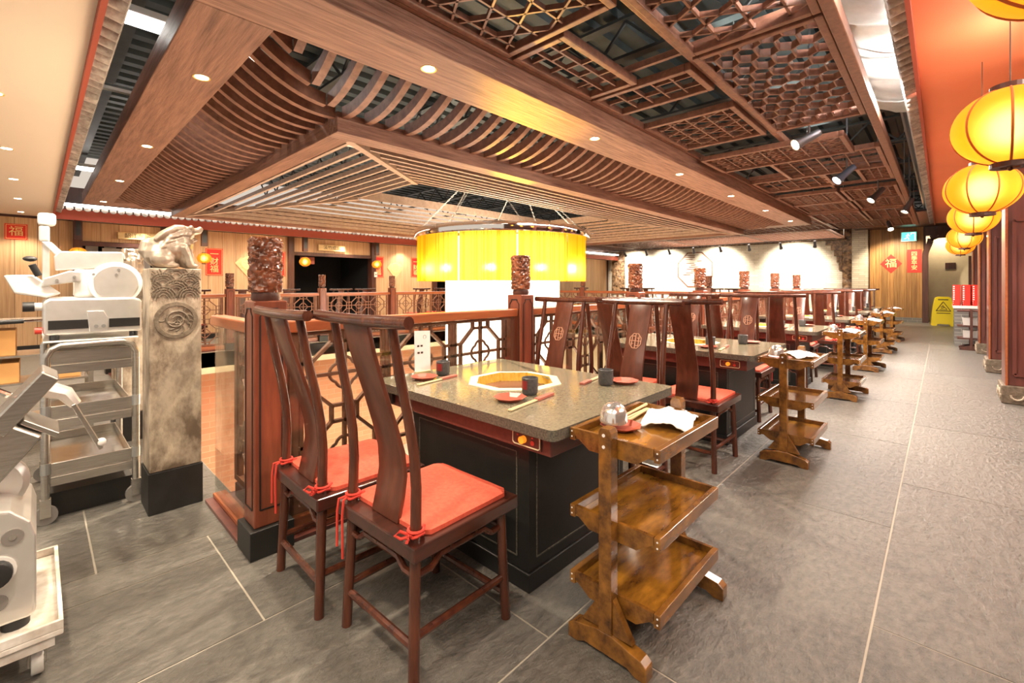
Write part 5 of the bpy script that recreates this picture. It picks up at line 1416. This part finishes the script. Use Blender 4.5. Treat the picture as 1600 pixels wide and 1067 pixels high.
# rack with cardboard behind the trolley
t = thing('storage_rack', 'steel and wood storage rack behind the slicer trolley at far left', 'rack', (-.1, 5.55, 0))
for x in (-.30, .42):
    for y in (-.22, .22): MB().box(x - .016, x + .016, y - .016, y + .016, 0, 1.02).build('post', M['steel'], t)
for z in (.18, .50, .72, 1.0): MB().box(-.283, .403, -.22, .22, z, z + .016).build('shelf', M['steel'], t)
for i, (x, z, wv, hv, dv) in enumerate(((-.26, .737, .26, .20, .36), (-.22, .517, .24, .16, .36), (.16, .517, .22, .15, .3), (.14, .737, .22, .12, .3))):
    b = thing('cardboard_box', 'orange-brown cardboard box on the storage rack, %s' % ('upper left', 'lower left', 'lower right', 'upper right')[i], 'box', (-.1 + x + wv / 2 - .02, 5.55, z))
    MB().box(-wv / 2, wv / 2, -dv / 2, dv / 2, 0, hv).build('carton', M['cardboard'], b, bevel=.004); MB().box(-.02, .02, -dv / 2 - .001, dv / 2 + .001, hv + .0002, hv + .0015).build('tape', M['goldboard'], b)
t = thing('paper_roll', 'white paper roll standing on the storage rack at the left edge', 'roll', (-.30, 5.40, 1.0165)); MB().lathe([(.02, 0), (.06, 0), (.06, .20), (.02, .20), (.02, 0)], 20).build('roll', M['paper'], t, smooth=True); MB().lathe([(.014, 0), (.0195, 0), (.0195, .201), (.014, .201), (.014, 0)], 14).build('core', M['cardboard'], t)
t = thing('black_bin', 'black plastic bin standing on the storage rack right end', 'bin', (.18, 5.52, 1.0165)); MB().prism([(-.10, -.1), (.10, -.1), (.10, .1), (-.10, .1)], 0, .14).build('body', M['rubber'], t, bevel=.01); MB().box(-.11, .11, -.11, .11, .1405, .155).build('lid', M['black'], t, bevel=.003)

# ------------------------------------------------------------------ second slicer on a white dolly, bottom left
t = thing('platform_dolly', 'worn white platform dolly on small casters at the lower left corner', 'dolly', (-.26, 2.40, 0))
MB().box(-.36, .32, -.30, .32, .150, .168).build('deck', M['dolly'], t, bevel=.003)
for a in ((-.36, .32, -.30, -.288), (-.36, .32, .308, .32), (.308, .32, -.287, .307), (-.36, -.348, -.287, .307)): MB().box(*a, .1685, .198).build('rim', M['dolly'], t, bevel=.002)
MB().box(-.34, .30, -.285, -.25, .115, .1495).build('underframe', M['dolly'], t)
MB().box(-.34, .30, .26, .30, .115, .1495).build('underframe', M['dolly'], t)
for x, y in ((.26, -.20), (.26, .22), (-.30, -.20), (-.30, .22)):
    w_ = MB().cyl((x - .015, y, .042), .042, .03, 18, 'x').build('caster_wheel', M['plastic'], t, smooth=True, bevel=.004)
    MB().box(x - .022, x - .018, y - .02, y + .02, .035, .10).box(x + .018, x + .022, y - .02, y + .02, .035, .10).box(x - .03, x + .03, y - .03, y + .03, .1005, .1145).build('caster_fork', M['steel'], w_)
t = thing('meat_slicer', 'second meat slicer with tilted steel carriage standing on the white dolly', 'slicer', (-.26, 2.40, .169))
h = MB().prism_ax([(-.34, .035), (.245, .035), (.258, .05), (.258, .30), (.245, .35), (.20, .40), (.10, .43), (-.10, .44), (-.34, .44)], -.22, .20, 'y').build('base_housing', M['alu'], t, bevel=.022, bseg=3)
for x_, z_ in ((.205, .315), (.17, .115), (-.12, .12)):
    MB().cyl((x_, -.226, z_), .026, .0055, 20, 'y').build('round_cap', M['wheel'], h); MB().cyl((x_, -.229, z_), .009, .0028, 10, 'y').build('cap_screw', M['chrome'], h)
MB().cyl((.165, -.258, .215), .042, .032, 18, 'y').build('dial_knob', M['rubber'], h, smooth=True, bevel=.004)
MB().cyl((.165, -.2255, .215), .050, .005, 20, 'y').build('dial_plate', M['white'], h)
for x_ in (-.25, .21):
    for y_ in (-.17, .15): MB().cyl((x_, y_, 0), .034, .034, 14).build('rubber_foot', M['rubber'], h, smooth=True)
MB().lathe([(.001, -.02), (.08, -.02), (.098, 0), (.098, .03), (.07, .05), (.001, .05)], 24, (.145, -.02, .435), axis='y').build('motor_boss', M['alu'], t, smooth=True)
d = Vector((.42, 0, .56)).normalized(); nrm = Vector((d.z, 0, -d.x))
p0 = Vector((-.05, -.03, .30)); L_ = .62
q = MB().bar(p0 + Vector((0, -.02, 0)), p0 + d * .44 + Vector((0, -.02, 0)), .20, .15, nrm).build('carriage_plate', M['steel'], t, bevel=.008)
MB().bar(p0 + d * .40 - nrm * .035 + Vector((0, -.02, 0)), p0 + d * L_ - nrm * .035 + Vector((0, -.02, 0)), .21, .055, nrm).build('carriage_fence', M['steel'], t, bevel=.006)
e0 = p0 + d * .455
MB().bar(e0 + nrm * .0, e0 + nrm * .11, .20, .018, d).build('end_stop', M['steel'], t, bevel=.003)
e1 = p0 + d * .56
MB().tube([e1 + nrm * .0, e1 + nrm * .05 + d * .01, e1 + nrm * .10 - d * .01], [.03, .026, .018], 8).build('bracket_neck', M['alu'], t, smooth=True)
MB().bar(e1 + nrm * .09 - d * .01, Vector((.43, -.03, .50)), .06, .014, nrm).build('bracket_arm', M['steel'], t, bevel=.002)
MB().sphere((.43, -.05, .525), .016, 10).build('wing_nut', M['white'], t, smooth=True)
MB().tube([p0 + d * .5 - nrm * .07, p0 + d * .5 - nrm * .15], .010, 8).build('handle_rod', M['chrome'], t)
MB().sphere(p0 + d * .5 - nrm * .17, .026, 14, 1.2, 1, .9).build('handle_knob', M['rubber'], t, smooth=True)
